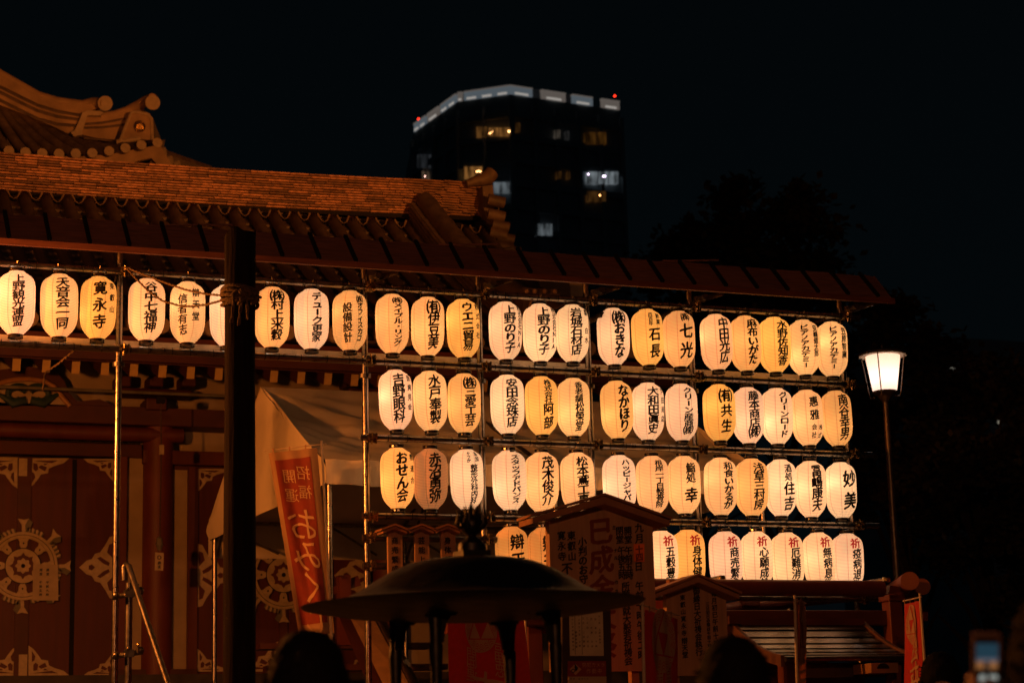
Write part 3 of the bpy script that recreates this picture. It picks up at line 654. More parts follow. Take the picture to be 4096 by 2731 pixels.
part('right_slope', MB().slab([(600, 560), (660, 615), (900, 700), (900, 760), (600, 720)], UY+.2, .1), TILE, upper)
part('far_hip', MB().tube([U(655, 620, .3), U(740, 648, .6), U(840, 678, 1.2)], [.10, .09, .07], 8), TILE, upper, True)

# ------------------------------------------------------------------ event tent
tent = thing('event_tent', 'white gabled event tent behind the lantern rows with loose wrinkled roof', 'tent', (6.3, 17, 0))
TX0, TX1, TY0, TY1, TZE, TZA = 4.37, 8.29, 15.0, 19.0, 3.80, 4.74
def wr(x, y): return .018*math.sin(x*7+y*3)+.012*math.sin(x*17-y*9)+.01*math.sin(y*23+x*5)
def slopeF(y0, y1):
    def F_(u, v):
        x = lerp(TX0, TX1, u); y = lerp(y0, y1, v); sag = -.16*math.sin(math.pi*v)*(.35+.65*math.sin(math.pi*u)**.5)
        fan = .035*math.sin(14*math.atan2(v, u+.02))*math.exp(-u*2.2)*math.sin(math.pi*v)
        return Vector((x, y, lerp(TZA, TZE, v)+sag+wr(x, y)*math.sin(math.pi*v)+fan))
    return F_
part('roof_cloth', MB().grid(slopeF(17, TY0), 60, 36), TENT, tent, True)
part('roof_cloth', MB().grid(slopeF(17, TY1), 40, 20), TENT, tent, True)
part('valance', MB().grid(lambda u, v: Vector((lerp(TX0, TX1, u), TY0-.01-.03*math.sin(u*40)*v-.02*math.sin(u*90+v*3), TZE-.19*v-.012*math.sin(u*17)*v)), 70, 4), TENT, tent, True)
part('back_valance', MB().grid(lambda u, v: Vector((lerp(TX0, TX1, u), TY1+.02*math.sin(u*40)*v, TZE-.02-.34*v)), 50, 3), DARKTENT, tent, True)
for x in (TX0, TX1):
    part('gable_cloth', MB().grid(lambda u, v, x=x: Vector((x+.02*math.sin(u*9+v*4), lerp(TY0, TY1, u), lerp(TZE-.19, lerp(TZE, TZA, 1-abs(2*u-1)), v))), 24, 14), TENT, tent, True)
for x in (TX0+.05, (TX0+TX1)/2, TX1-.05):
    for y in (TY0+.05, TY1-.05): part('leg', MB().tube([(x, y, 0), (x, y, TZE-.02)], .024, 10), STEEL, tent, True)
for y in (TY0+.06, TY1-.06): part('eave_bar', MB().tube([(TX0, y, TZE-.03), (TX1, y, TZE-.03)], .02, 8), STEEL, tent, True)
for x in (TX0+.05, (TX0+TX1)/2, TX1-.05):
    part('rafter_bar', MB().tube([(x, TY0+.05, TZE-.04), (x, 17, TZA-.14), (x, TY1-.05, TZE-.04)], .018, 8), STEELD, tent, True)
    part('brace', MB().tube([(x, 17.9, TZA-.5), (x+.02, TY1-.06, TZE-.35)], .014, 6), STEELD, tent, True)
for x0, x1 in ((TX0+.1, TX0+1.1), (5.6, 6.3), (6.33, 7.0), (7.3, 8.2)): part('brace', MB().tube([(x0, TY1-.05, TZE-.06), ((x0+x1)/2, TY1-.35, TZE-.35)], .013, 6), STEELD, tent, True)

# ------------------------------------------------------------------ lantern stand
D = 14.0
st = thing('lantern_stand', 'long scaffold pipe stand with a red boarded canopy carrying rows of lanterns', 'lantern stand', (5.4, 14, 0))
PX = [2.58, 4.41, 5.325, 6.227, 7.126, 8.507]
for x in PX+[.95]:
    part('post', MB().tube([(x, D+.055, 0), (x, D+.055, 4.62), (x, D+.055, 5.18)], .0243, 16), STEEL, st, True)
for x in (at(3155, 2400, 14.9).x,): part('rear_post', MB().tube([(x, D+.9, 0), (x, D+.9, 5.2)], .0243, 10), STEELD, st, True)
tie = MB()
for i in range(14):
    pass
TM = shared(MB().add([(0.0035*q, math.cos(a)*.0262, math.sin(a)*.0262) for q in (-1, 1) for a in [2*math.pi*i/14 for i in range(14)]], [(i, (i+1) % 14, (i+1) % 14+14, i+14) for i in range(14)]), TIE, 'cable_tie')
RAILS = {1: (.6, 8.66), 2: (.6, 8.68), 3: (4.36, 8.70), 4: (4.36, 8.72), 5: (5.0, 8.68)}
for r, (a, b) in RAILS.items():
    o = part('rail', MB().tube([(a, D, RZ[r]), ((a+b)/2, D, RZ[r]), (b, D, RZ[r])], .0243, 18), STEEL, st, True)
    x = max(a, 1.6)+.05
    while x < b-.05 and r != 5:
        t = link('cable_tie', TM, o, Vector((x, D, RZ[r]))-st.location); t.rotation_euler = (0, random.uniform(-.12, .12), random.uniform(-.12, .12)); x += random.choice((.10, .13, .15, .17, .2))
for z, a, b in ((at(1500, 2151, D).z, 4.36, 5.42), (at(1500, 2263, D).z, 4.36, 5.42)): part('short_rail', MB().tube([(a, D, z), (b, D, z)], .0243, 14), STEELD, st, True)
cl = MB().tube([(0, -.036, -.042), (0, -.036, .042)], .008, 6).box((0, 0, 0), (.058, .062, .062)).box((.034, -.02, .0), (.014, .03, .075)).tube([(-.01, -.03, 0), (-.01, -.052, 0)], .011, 6).tube([(.02, -.03, .02), (.02, -.05, .02)], .009, 6)
CLM = shared(cl, CLAMPM, 'clamp')
for r, (a, b) in RAILS.items():
    for x in PX:
        if a < x < b+.05:
            c = link('clamp', CLM, st, Vector((x+.02, D, RZ[r]))-st.location); c.rotation_euler = (random.uniform(-.3, .3), 0, 0); c['label'] = 'shiny zinc pipe clamp'
for z in (at(1500, 2151, D).z, at(1500, 2263, D).z):
    for x in (4.41, 5.325): link('clamp', CLM, st, Vector((x, D, z))-st.location)
for x in PX: part('joint_sleeve', MB().tube([(x, D+.055, 4.27), (x, D+.055, 4.30)], .045, 12), STEELD, st, True)
# grey channel and second pipe behind rail 2
part('rear_channel', MB().box((4.75, D+.30, 4.47), (7.9, .03, .085)).box((4.75, D+.26, 4.43), (7.9, .06, .012)), mat('painted_channel', (.38, .33, .27), .5, .2, var=.2, scale=12), st)
# canopy
P1 = at(0, 978, 13.75); CZ = 5.03; L, HH = .27, .26; CX0, CX1 = .4, 8.84
part('fascia', MB().box(((CX0+CX1)/2, 13.745, CZ+.020), (CX1-CX0, .03, .042)), mat('canopy_fascia', (.12, .038, .023), .55, var=.25, scale=10, stretch=(.6, 4, 4)), st)
nb = 31; bw = (at(3509+32, 1211, 13.75).x-at(3390, 1211, 13.75).x)
bsp = (lambda a, b: b-a)(at(2700+240/2.613, 1161, 13.75).x, at(2700+570/2.613, 1168, 13.75).x)
xb = at(2700+2150/2.613, 1206, 13.75).x
def cz(v): return Vector((0, 13.77+L*v, CZ+.04+HH*v))
edges = []; x = xb
while x > CX0: edges.append(x); x -= bsp
edges = [CX1]+edges
for i in range(len(edges)-1):
    a, b = edges[i+1]+.004, edges[i]-.004
    j1, j2 = random.uniform(-.004, .006), random.uniform(-.004, .012)
    part('canopy_board', MB().prism([Vector((a, cz(0).y, cz(0).z)), Vector((b, cz(0).y, cz(0).z)), Vector((b, cz(1).y, cz(1).z+j1)), Vector((a, cz(1).y, cz(1).z+j2))], (0, .014, -.014)), REDROOF, st)
for x in edges[1:]:
    part('batten', MB().prism([Vector((x-.013, *cz(.07).yz)), Vector((x+.013, *cz(.07).yz)), Vector((x+.013, *cz(1.05).yz)), Vector((x-.013, *cz(1.05).yz))], (0, -.016, .016)), DARKBAT, st)
part('end_board', MB().prism([Vector((CX1, 13.75, CZ)), Vector((CX1, *cz(1).yz)), Vector((CX1, cz(1).y+.03, cz(1).z-.03)), Vector((CX1, cz(1).y, cz(1).z-.07))], (.02, 0, 0)), REDROOF, st)
for x in (2.2, 4.3, 6.2): part('splintered_strip', MB().box((x+.95, cz(1).y, cz(1).z+.02), (.5, .02, .012), Matrix.Rotation(-.08, 3, 'Y')), REDROOF, st)
for x in PX[1:]:
    part('bracket_strap', MB().prism([(x+.03, D+.02, 5.05), (x+.22, D-.15, 5.06), (x+.2, D-.16, 5.03), (x+.03, D, 4.98)], (0, .02, 0)), STEELD, st)
    part('cross_pipe', MB().tube([(x+.06, D-.12, 5.02), (x+.06, D+.9, 5.04)], .0243, 12), STEELD, st, True)
    part('cross_pipe', MB().tube([(x+.09, D-.05, 4.88-.04), (x+.09, D+.9, 4.86)], .0243, 12), STEELD, st, True) if x in (6.227,) else None

# ------------------------------------------------------------------ paper lanterns
PROF = [(0, .42), (.02, .47), (.045, .61), (.08, .78), (.115, .88), (.16, .945), (.22, .985), (.30, 1.0), (.45, 1.0), (.60, .995), (.70, .975), (.78, .925), (.84, .84), (.89, .73), (.935, .59), (.97, .46), (1, .40)]
def prof(t):
    for (a, ra), (b, rb) in zip(PROF, PROF[1:]):
        if t <= b:
            s = (t-a)/(b-a); s = s*s*(3-2*s)*.35+s*.65; return ra+(rb-ra)*s
    return .4
LH, LR = .45, .1285; NRIB = 40
def lrad(z): return LR*prof(min(1, max(0, -z/LH)))
vs = []; fs = []; NS = 28; rows = NRIB*2
for i in range(rows+1):
    z = -LH*i/rows; r = lrad(z)-(0 if i % 2 == 0 else .0012)
    for k_ in range(NS): a = 2*math.pi*k_/NS; vs.append((r*math.cos(a), r*math.sin(a), z))
for i in range(rows):
    for k_ in range(NS): fs.append((i*NS+k_, (i+1)*NS+k_, (i+1)*NS+(k_+1) % NS, i*NS+(k_+1) % NS))
SHM = bpy.data.meshes.new('paper_shade'); SHM.from_pydata(vs, [], fs); SHM.materials.append(PAPER); SHM.polygons.foreach_set('use_smooth', [True]*len(fs))
# torn variant
bm = bmesh.new(); bm.from_mesh(SHM)
kill = [f for f in bm.faces if f.calc_center_median().z > -.03-.02*math.sin(9*math.atan2(f.calc_center_median().y, f.calc_center_median().x)) and -1.7 < math.atan2(f.calc_center_median().y, f.calc_center_median().x) < -.3]
bmesh.ops.delete(bm, geom=kill, context='FACES'); TORN = bpy.data.meshes.new('paper_shade_torn'); bm.to_mesh(TORN); bm.free(); TORN.materials.append(PAPER)
def ringm(r, z0, z1, t=.004, n=24):
    return [(r-t, z0), (r, z0), (r+.002, z0+.004), (r+.002, z1-.004), (r, z1), (r-t, z1), (r-t, z0)]
def hollow(mb, r, z0, z1, n=24, t=.005):
    pr = [(r-t, z0), (r, z0), (r+.0025, z0+.003), (r, z0+.007), (r, z1-.007), (r+.0025, z1-.003), (r, z1), (r-t, z1)]
    vs = []; fs = []
    for q, z in pr:
        for k_ in range(n): a = 2*math.pi*k_/n; vs.append((q*math.cos(a), q*math.sin(a), z))
    m = len(pr)
    for i in range(m):
        for k_ in range(n): fs.append((i*n+k_, i*n+(k_+1) % n, ((i+1) % m)*n+(k_+1) % n, ((i+1) % m)*n+k_))
    return mb.add(vs, fs)
TOPM = shared(hollow(MB(), .054, -.002, .026), LACQ, 'top_ring'); BOTM = shared(hollow(MB(), .0515, -LH-.026, -LH+.002), LACQ, 'bottom_ring')
DISKM = shared(MB().lathe([(.048, .010), (.048, .014)], (0, 0, 0), 20), LACQ, 'lid')
wi = MB().tube([Vector((.058*math.cos(a) if 1 else 0, 0, .018+.040*math.sin(a)**.6 if a not in (0, math.pi) else .012)) for a in [math.pi*i/12 for i in range(13)]], .0018, 5)
BAIL = shared(wi, WIRE, 'bail_wire')
TINT = {'W': (1.03, .68, .38), 'C': (1.03, .60, .25), 'O': (1.02, .555, .18), 'Y': (1.03, .55, .13), 'D': (1.0, .54, .22), 'B': (.95, .42, .10)}
EXT = {'W': 1.08, 'C': 1.08, 'O': 1.02, 'Y': 1.08, 'D': .40, 'B': .85}  # D: unlit lantern keeps a faint emission in place of its neighbours' light
TWORD = {'W': 'whitish', 'C': 'cream', 'O': 'amber', 'Y': 'deep yellow', 'D': 'dim unlit brownish', 'B': 'dusky orange'}
ORD = ['first', 'second', 'third', 'fourth', 'fifth', 'sixth', 'seventh', 'eighth', 'ninth', 'tenth', 'eleventh', 'twelfth', 'thirteenth', 'fourteenth', 'fifteenth', 'sixteenth', 'seventeenth', 'eighteenth', 'nineteenth', 'twentieth', 'twenty-first', 'twenty-second', 'twenty-third']
RW = {1: 'top row', 2: 'second row', 3: 'third row', 4: 'lowest row'}
NUMW = {0: 'no visible', 2: 'two', 3: 'three', 4: 'four', 5: 'five', 6: 'six', 7: 'seven', 8: 'eight', 9: 'nine'}
def surfF(sc=1.0, off=.0022):
    def F_(u, v):        # u arc metres from the -Y direction, v height under the top of the paper (negative)
        r = lrad(v)*sc+off; a = -math.pi/2+u/LR; return Vector((r*math.cos(a), r*math.sin(a), v))
    return F_
for row in (1, 2, 3, 4):
    for i, ((main, side, tint), x) in enumerate(zip(LANT[row], LX[row])):
        mode = main[0] if main[:1].isdigit() else ''; main = main.lstrip('0123456789')
        drop = {1: .055, 2: .064, 3: .070, 4: .068}[row]+random.uniform(-.006, .006)
        lay = 'with %s stacked characters' % NUMW.get(len(main.replace('　', '')), 'several')
        if row == 4 and i > 1: lay = 'headed by a red character'
        if row == 3 and i == 3: lay = 'with paper torn under its ring'
        if tint == 'D': lay = 'whose bulb is out'
        lab = '%s paper lantern %s, %s from left in the %s' % (TWORD[tint], lay, ORD[i], RW[row])
        if row == 4: lab = ('%s paper lantern, %s' % (TWORD[tint], ['in the lowest row nearest the burner finial', 'in the lowest row half hidden by the large signboard'][i]) if i < 2 else '%s paper lantern %s, %s from right in the lowest row' % (TWORD[tint], lay, ORD[8-i]))
        if row == 1 and i == 5: lab = 'whitish paper lantern mostly hidden behind the tall wooden post, in the top row'
        t = thing('paper_lantern', lab, 'lantern', (x, D, RZ[row]-.024), 'paper lanterns hanging from the scaffold stand')
        root = Vector((x, D, RZ[row]-.024))
        rz = math.radians(random.uniform(-4, 4)); t.rotation_euler = (math.radians(random.uniform(-1, 1)), math.radians(random.uniform(-1.3, 1.3)), rz)
        s = random.uniform(.975, 1.03); off = Vector((0, 0, -drop+.024+random.uniform(-.002, .002)))
        sh = link('paper_shade', TORN if (row, i) == (3, 3) else SHM, t, off); sh.scale = (s, s, 1)
        ex = EXT[tint]*random.uniform(.9, 1.07); c = TINT[tint]; sh.color = (c[0], c[1]*random.uniform(.97, 1.03), c[2]*random.uniform(.93, 1.07), ex)
        link('top_ring', TOPM, t, off); link('bottom_ring', BOTM, t, off)
        b = link('bail_wire', BAIL, t, off); b.rotation_euler = (random.uniform(-.15, .15), 0, random.uniform(-.7, .7))
        hk = MB().tube([root+Vector((random.uniform(-.02, .02), -.03, .045)), root+Vector((random.uniform(-.01, .01), -.012, -.005)), root+off+Vector((0, 0, .055))], .002, 5)
        part('hook_wire', hk, WIRE, t)
        tw = MB(); b0_ = root+off+Vector((0, 0, -LH-.02)); gap = .03 if row == 4 else .055
        for sg in (-1, 1):
            e1 = b0_+Vector((sg*random.uniform(.005, .02), random.uniform(-.03, .0), -gap)); tw.tube([b0_+Vector((sg*.045, -.01, .0)), b0_+Vector((sg*.02, -.015, -gap*.5)), e1, e1+Vector((sg*random.uniform(.0, .03), -.01, random.uniform(-.01, .03)))], .0011, 4)
        kind(part('tie_wire', tw, TIE, t), 'stuff')
        if tint != 'D':
            ld = bpy.data.lights.new('bulb', 'POINT'); ld.energy = .31*ex*random.uniform(.75, 1.25); ld.color = (1, .83, .64); ld.shadow_soft_size = .03
            lo = bpy.data.objects.new('bulb', ld); COL.objects.link(lo); lo.parent = t
            lo.location = off+Vector((random.uniform(-.06, .0), random.uniform(-.03, .02), random.uniform(-.30, -.15)))
        tb = MB(); tr_ = MB(); F_ = surfF(s)
        top, bot = -.055, -.405
        base = root+off
        FF = lambda u, v: base+F_(u, v)
        deg = LR*math.pi/180
        if main:
            if mode == '2':
                lo_ = top-(.055 if len(main) < 7 else 0); put_text(tb, main, FF, -25*deg, lo_, bot-.0, .075, 1.0 if len(main) < 6 else 1.55); put_text(tb, side, FF, 19*deg, top+.0, bot+(.09 if len(side) < 6 else .01), .066, .95)
            elif mode == '3':
                put_text(tb, main, FF, 0, -.155, bot-.01, .11, 1); put_text(tb, '四百年', FF, -14*deg, top+.01, -.155, .04); put_text(tb, '創業', FF, 16*deg, top+.01, -.145, .045)
            elif mode == '4':
                put_text(tb, main, FF, 0, top, -.27, .088); put_text(tb, '会社', FF, -5*deg, -.285, bot-.005, .05); put_text(tb, '株式', FF, 25*deg, -.285, bot-.005, .045)
            elif mode == '5':
                put_text(tb, '草加', FF, 22*deg, top+.03, -.10, .04); put_text(tb, 'やつか', FF, -10*deg, top+.03, -.11, .036); put_text(tb, main, FF, 8*deg, -.125, bot-.01, .055, 1.2)
            elif row == 2 and i == 4:
                put_text(tb, '株式会社', FF, 0, top+.02, -.22, .06, 1.35); put_text(tb, '阿部', FF, 0, -.215, bot-.01, .095)
            elif row == 2 and i == 5:
                put_text(tb, '香老舗', FF, 0, top+.015, -.20, .058, 1.2); put_text(tb, '松榮堂', FF, 3*deg, -.20, bot-.01, .078)
            elif row == 4 and i > 1:
                put_text(tr_, main[0], FF, 0, top+.01, top-.07, .085, 1.15); put_text(tb, main[1:], FF, 4*deg, top-.072, -.45, .085, 1.05)
            elif (row, i) == (3, 8): put_text(tb, '鮨処', FF, 3*deg, top-.01, -.22, .085); put_text(tb, '幸', FF, 4*deg, -.25, -.38, .12)
            elif (row, i) == (3, 11): put_text(tb, '酒処', FF, 0, top+.01, -.18, .07); put_text(tb, '住吉', FF, 4*deg, -.18, bot-.01, .11)
            elif (row, i) == (3, 13): put_text(tb, '妙美', FF, 6*deg, top, bot, .14)
            elif (row, i) == (1, 17): put_text(tb, '㈱', FF, 0, top+.03, top-.04, .07); put_text(tb, '七光', FF, 2*deg, -.10, bot, .13)
            elif row == 4: put_text(tb, main, FF, 0, top, -.46, .12)
            else:
                n_c = len(main); e_ = min(.105, (top+.014-bot)/n_c*1.16); wd = (.106 if n_c < 6 else .092 if n_c < 8 else .080)/e_
                put_text(tb, main, FF, (0 if not side else -4*deg), top+.014, bot, e_, wd)
                if side: put_text(tb, side, FF, 39*deg, top+.02, bot+.35-.035*min(7, len(side)+2)-.06 if len(side) < 5 else bot+.04, .052)
        if tb.v: part('lettering', tb, INK, t)
        if tr_.v: part('red_lettering', tr_, REDINK, t)

# ------------------------------------------------------------------ tall wooden post and ropes
pw = thing('wooden_post', 'tall weathered dark wooden post with a rope knotted round it before the lanterns', 'post', (2.83, 11.5, 0))
pt = []
for j in range(40):
    z = 4.64*j/39; pt.append(z)
m = MB(); n = 20
vs = []; fs = []
for j, z in enumerate(pt):
    for k_ in range(n):
        a = 2*math.pi*k_/n; r = .092*(1+.03*math.sin(a*5+z*.6)+.02*math.sin(a*11+1)+.02*math.sin(z*3)); zz = z+(.0 if j < 39 else -.05*abs(math.sin(a*1.5)))
        vs.append((2.83+r*math.cos(a), 11.5+r*math.sin(a), zz))
for j in range(39):
    for k_ in range(n): fs.append((j*n+k_, j*n+(k_+1) % n, (j+1)*n+(k_+1) % n, (j+1)*n+k_))
fs.append(tuple(range(39*n, 40*n))); m.add(vs, fs); part('pole', m, OLDWOOD, pw, True)
kn = at(957, 1165, 11.4)
def twist(pts, r, n=6):
    """two-strand rope"""
    out = MB(); P = [Vector(p) for p in pts]
    fine = []
    for a, b in zip(P, P[1:]):
        k_ = max(2, int((b-a).length/.02)); fine += [a.lerp(b, i/k_) for i in range(k_)]
    fine.append(P[-1])
    for ph in (0, math.pi):
        q = [p+Vector((math.cos(i*.9+ph)*r*.5, math.sin(i*.9+ph)*r*.3, math.sin(i*.9+ph)*r*.5)) for i, p in enumerate(fine)]; out.tube(q, r*.62, n)
    return out
kt = MB()
for j in range(5):
    z = kn.z+.03-.022*j
    kt.tube([(2.83+.108*math.cos(a), 11.5+.108*math.sin(a), z+.01*math.sin(a*2+j)) for a in [2*math.pi*i/24 for i in range(25)]], .011, 6)
part('rope_coil', kt, ROPE, pw, True)
kb = MB()
for j in range(9): c = Vector((2.84+random.uniform(-.06, .06), 11.38, kn.z-.03+random.uniform(-.035, .03))); kb.tube([c+Vector((math.cos(a)*.03, math.sin(a)*.012, math.sin(a+j)*.022)) for a in [i*.6 for i in range(9)]], .010, 6)
part('rope_knot', kb, ROPE, pw, True)
for x0, x1, yb in ((935, 925, 1290), (965, 955, 1300), (985, 990, 1275)): kt2 = twist([at(x0, 1180, 11.37), at((x0+x1)/2+3, 1230, 11.37), at(x1, yb, 11.37)], .010); part('rope_tail', kt2, ROPE, pw, True)
def span(pts, label, Ys):
    o = part('rope', twist([at(x, y, Y) for (x, y), Y in zip(pts, Ys)], .008), ROPE, None, True); tag(o, label, 'rope', 'ropes tied between the stand and the post')
span([(500, 1065), (540, 1110), (590, 1160), (650, 1203), (720, 1223), (770, 1225), (830, 1217), (880, 1203), (912, 1180)], 'lower sagging rope from the stand post to the wooden post', [13.95-.3*i for i in range(9)])
span([(500, 1068), (580, 1100), (660, 1130), (740, 1158), (820, 1175), (895, 1182), (912, 1178)], 'upper tauter rope from the stand post to the wooden post', [13.95-.4*i for i in range(7)])
span([(478, 1085), (465, 1110), (455, 1135)], 'short rope end hanging behind the stand post', [14.1, 14.15, 14.2])
span([(300, 1398), (240, 1450), (180, 1492), (172, 1560)], 'thin rope slanting below the lower rail at left', [14.3, 14.6, 14.9, 15.1])

# ------------------------------------------------------------------ street lamp
SGL = bpy.data.materials.new('lamp_glass'); SGL.use_nodes = True; n_ = SGL.node_tree.nodes; l_ = SGL.node_tree.links
for q in list(n_): n_.remove(q)
tr = n_.new('ShaderNodeBsdfTranslucent'); tr.inputs[0].default_value = (1, .93, .85, 1); em = n_.new('ShaderNodeEmission'); em.inputs[0].default_value = (1, .56, .36, 1); em.inputs[1].default_value = .70
ad = n_.new('ShaderNodeAddShader'); oo = n_.new('ShaderNodeOutputMaterial'); l_.new(tr.outputs[0], ad.inputs[0]); l_.new(em.outputs[0], ad.inputs[1]); l_.new(ad.outputs[0], oo.inputs[0])
def street_lamp(X, Y, H, label, glass, power=0, lcol=(1, .8, .6), core=True):
    t = thing('street_lamp', label, 'street lamp', (X, Y, 0))
    P = lambda x, z: Vector((X+x, Y, z))
    part('pole', MB().lathe([(.09, 0), (.09, .5), (.06, .6), (.043, 1.6), (.030, H-.52), (.038, H-.50), (.07, H-.46), (.075, H-.43)], (X, Y, 0), 20), POSTM, t, True)
    part('lamp_base', MB().lathe([(.045, H-.47), (.09, H-.44), (.125, H-.42), (.12, H-.40)], (X, Y, 0), 24), POSTM, t, True)
    vs = []; fs = []; pr = [(.118, H-.405), (.13, H-.33), (.15, H-.2), (.168, H-.09), (.172, H-.03)]
    g_ = MB()
    for r, z in pr:
        for k_ in range(32): a = 2*math.pi*k_/32; vs.append((X+r*math.cos(a), Y+r*math.sin(a), z))
    for i in range(len(pr)-1):
        for k_ in range(32): fs.append((i*32+k_, i*32+(k_+1) % 32, (i+1)*32+(k_+1) % 32, (i+1)*32+k_))
    if power < 100: part('lamp_shade', g_.add(vs, fs), glass, t, True)
    else: part('lamp_bulb', MB().ball((X, Y, H-.25), .05), glass, t, True)
    part('hood', MB().lathe([(.24, H-.035), (.245, H-.025), (.238, H-.015), (.20, H+.0), (.05, H+.03), (.012, H+.04), (.010, H+.075)], (X, Y, 0), 32), POSTM, t, True)
    part('hood_liner', MB().lathe([(.236, H-.045), (.236, H-.037)], (X, Y, 0), 32), mat('hood_white', (.7, .62, .5), .6), t, True)
    for k_ in range(4):
        a = math.pi/4+math.pi/2*k_; d = Vector((math.cos(a), math.sin(a), 0)); c = Vector((X, Y, 0))
        part('guard_rod', MB().tube([c+d*.218+ZU*(H-.04), c+d*.165+ZU*(H-.40), c+d*.15+ZU*(H-.46), c+d*.10+ZU*(H-.455)], .006, 6), POSTM, t, True)
    if power:
        ld = bpy.data.lights.new('bulb', 'POINT'); ld.energy = power; ld.color = lcol; ld.shadow_soft_size = .09 if power > 100 else .05; lo = bpy.data.objects.new('bulb', ld); COL.objects.link(lo); lo.parent = t; lo.location = (0, 0, H-.25)
    return t
lp = at(3530, 1415, 17)
street_lamp(lp.x, 17, lp.z+.02, 'lit street lamp with a flat round hood right of the lantern stand', SGL, .7, (.86, .93, 1.0))
SOD = emis('sodium_glass', (1, .36, .06), 7)
street_lamp(-.5, 13.1, 4.45, 'orange street lamp on the temple path left of the stand, outside the photo', SOD, 1750, (1, .26, .035))
def floodlight(P, T, power, size, label):
    P, T = Vector(P), Vector(T); d = (T-P).normalized(); a = d.cross(ZU).normalized(); u = a.cross(d)
    t = thing('floodlight', label, 'floodlight', (P.x, P.y, 0), 'floodlights aimed at the temple roof')
    part('stand', MB().tube([Vector((P.x, P.y, 0)), P-ZU*.12], .03, 8), STEELD, t, True)
    q = lambda x, y, z: P+a*x+u*y+d*z
    part('housing', MB().prism([q(-.2, -.15, -.16), q(.2, -.15, -.16), q(.2, .15, -.16), q(-.2, .15, -.16)], d*.1), POSTM, t)
    part('lens', MB().prism([q(-.18, -.13, -.058), q(.18, -.13, -.058), q(.18, .13, -.058), q(-.18, .13, -.058)], d*.004), SOD, t)
    ld = bpy.data.lights.new('flood_beam', 'SPOT'); ld.energy = power; ld.color = (1, .30, .045); ld.spot_size = math.radians(size); ld.spot_blend = .45; ld.shadow_soft_size = .12
    lo = bpy.data.objects.new('flood_beam', ld); COL.objects.link(lo); lo.parent = t; lo.location = P-Vector((P.x, P.y, 0)); lo.rotation_mode = 'QUATERNION'; lo.rotation_quaternion = d.to_track_quat('-Z', 'Y')
floodlight((13.0, -2.0, 5.6), (6.6, 27.0, 14.9), 14500, 29, 'orange floodlight on a mast behind the photographer aimed at the temple roof')
street_lamp(-3.3, -7.5, 5.5, 'orange street lamp behind the photographer, outside the photo', SOD, 2100, (1, .34, .12))

# ------------------------------------------------------------------ signs
def kosatsu(label, Y, apexpx, roofL, roofR, bodyL, bodyR, ybot, thick, dz, postw, cols, name='notice_signboard', overhang=.13, cat='signboard', body_m=None, group=None, posts=True, red=()):
    A = at(*apexpx, Y-overhang); Lp = at(*roofL, Y-overhang); Rp = at(*roofR, Y-overhang); zt = (Lp.z+Rp.z)/2
    bl = at(bodyL, roofL[1], Y).x; br = at(bodyR, roofR[1], Y).x; zb_ = at((bodyL+bodyR)/2, ybot, Y).z; xm = A.x
    t = thing(name, label, cat, (xm, Y, 0), group)
    bz = lambda x: A.z-dz-(A.z-zt)*abs(x-xm)/(Rp.x-xm if x > xm else xm-Lp.x)
    part('board', MB().prism([(bl, Y, zb_), (br, Y, zb_), (br, Y, bz(br)), (xm, Y, bz(xm)), (bl, Y, bz(bl))], (0, thick, 0)), SIGNWOOD, t)
    for e in (Lp, Rp):
        part('roof_board', MB().prism([(xm, Y-overhang, A.z), (e.x, Y-overhang, zt), (e.x, Y-overhang, zt-dz*.75), (xm, Y-overhang, A.z-dz)], (0, overhang*1.7, 0)), SIGNROOF, t)
        part('roof_cap', MB().prism([(xm, Y-overhang-.012, A.z+.004), (e.x+(.015 if e.x > xm else -.015), Y-overhang-.012, zt+.003), (e.x+(.015 if e.x > xm else -.015), Y-overhang-.012, zt+.018), (xm, Y-overhang-.012, A.z+.019)], (0, overhang*1.8, 0)), SIGNROOF, t)
    if posts:
        for x in (bl+(br-bl)*.18, br-(br-bl)*.18): part('post', MB().box((x, Y+thick+.03, zb_/2+.3), (postw, .05, zb_+.6)), SIGNROOF, t)
    m = MB(); mr = MB()
    for c in cols:
        s, x, y0, y1, wpx = c[:5]; col_px(mr if len(c) > 5 else m, s, x, y0, y1, Y-.003, wpx, c[6] if len(c) > 6 else 1)
    if m.v: part('lettering', m, INK, t)
    if mr.v: part('large_lettering', mr, SIGNRED, t)
    return t
q = lambda x, y: (1900+x/1.887, 1900+y/1.887)
def c1(s, x, y0, y1, w, *a): X_, Y0_ = q(x, y0); _, Y1_ = q(x, y1); return (s, X_, Y0_, Y1_, w, *a)
big = kosatsu('large roofed wooden signboard with big faded red characters in front of the lanterns', 11, (2417, 1984), (2131, 2070), (2678, 2078), 2195, 2609, 2683, .06, .045, .05,
    [c1('巳成金大祭', 962, 312, 1400, 112, 1, 1.0), c1('ミ', 1050, 375, 415, 20), c1('ナル', 1062, 540, 650, 18), c1('カネ', 1068, 770, 910, 18), c1('九月', 1240, 355, 515, 40), c1('日　午前十時午後二時', 1248, 650, 1390, 38),
     c1('開堂', 1155, 385, 515, 36), c1('午前五時', 1162, 535, 785, 36), c1('閉堂', 1092, 385, 515, 36), c1('午後五時', 1108, 535, 785, 36), c1('所願成就大般若祈祷会', 1148, 805, 1430, 42),
     c1('小判のお守', 815, 465, 820, 40), c1('東叡山', 730, 415, 650, 38), c1('寛永寺', 655, 415, 650, 38), c1('不', 695, 660, 745, 50)])
sk = part('date_sticker', MB().slab([q(1198, 517), q(1279, 517), q(1279, 653), q(1200, 650)], 10.985, .004), mat('orange_sticker', (.80, .16, .015), .6, var=.2), big)
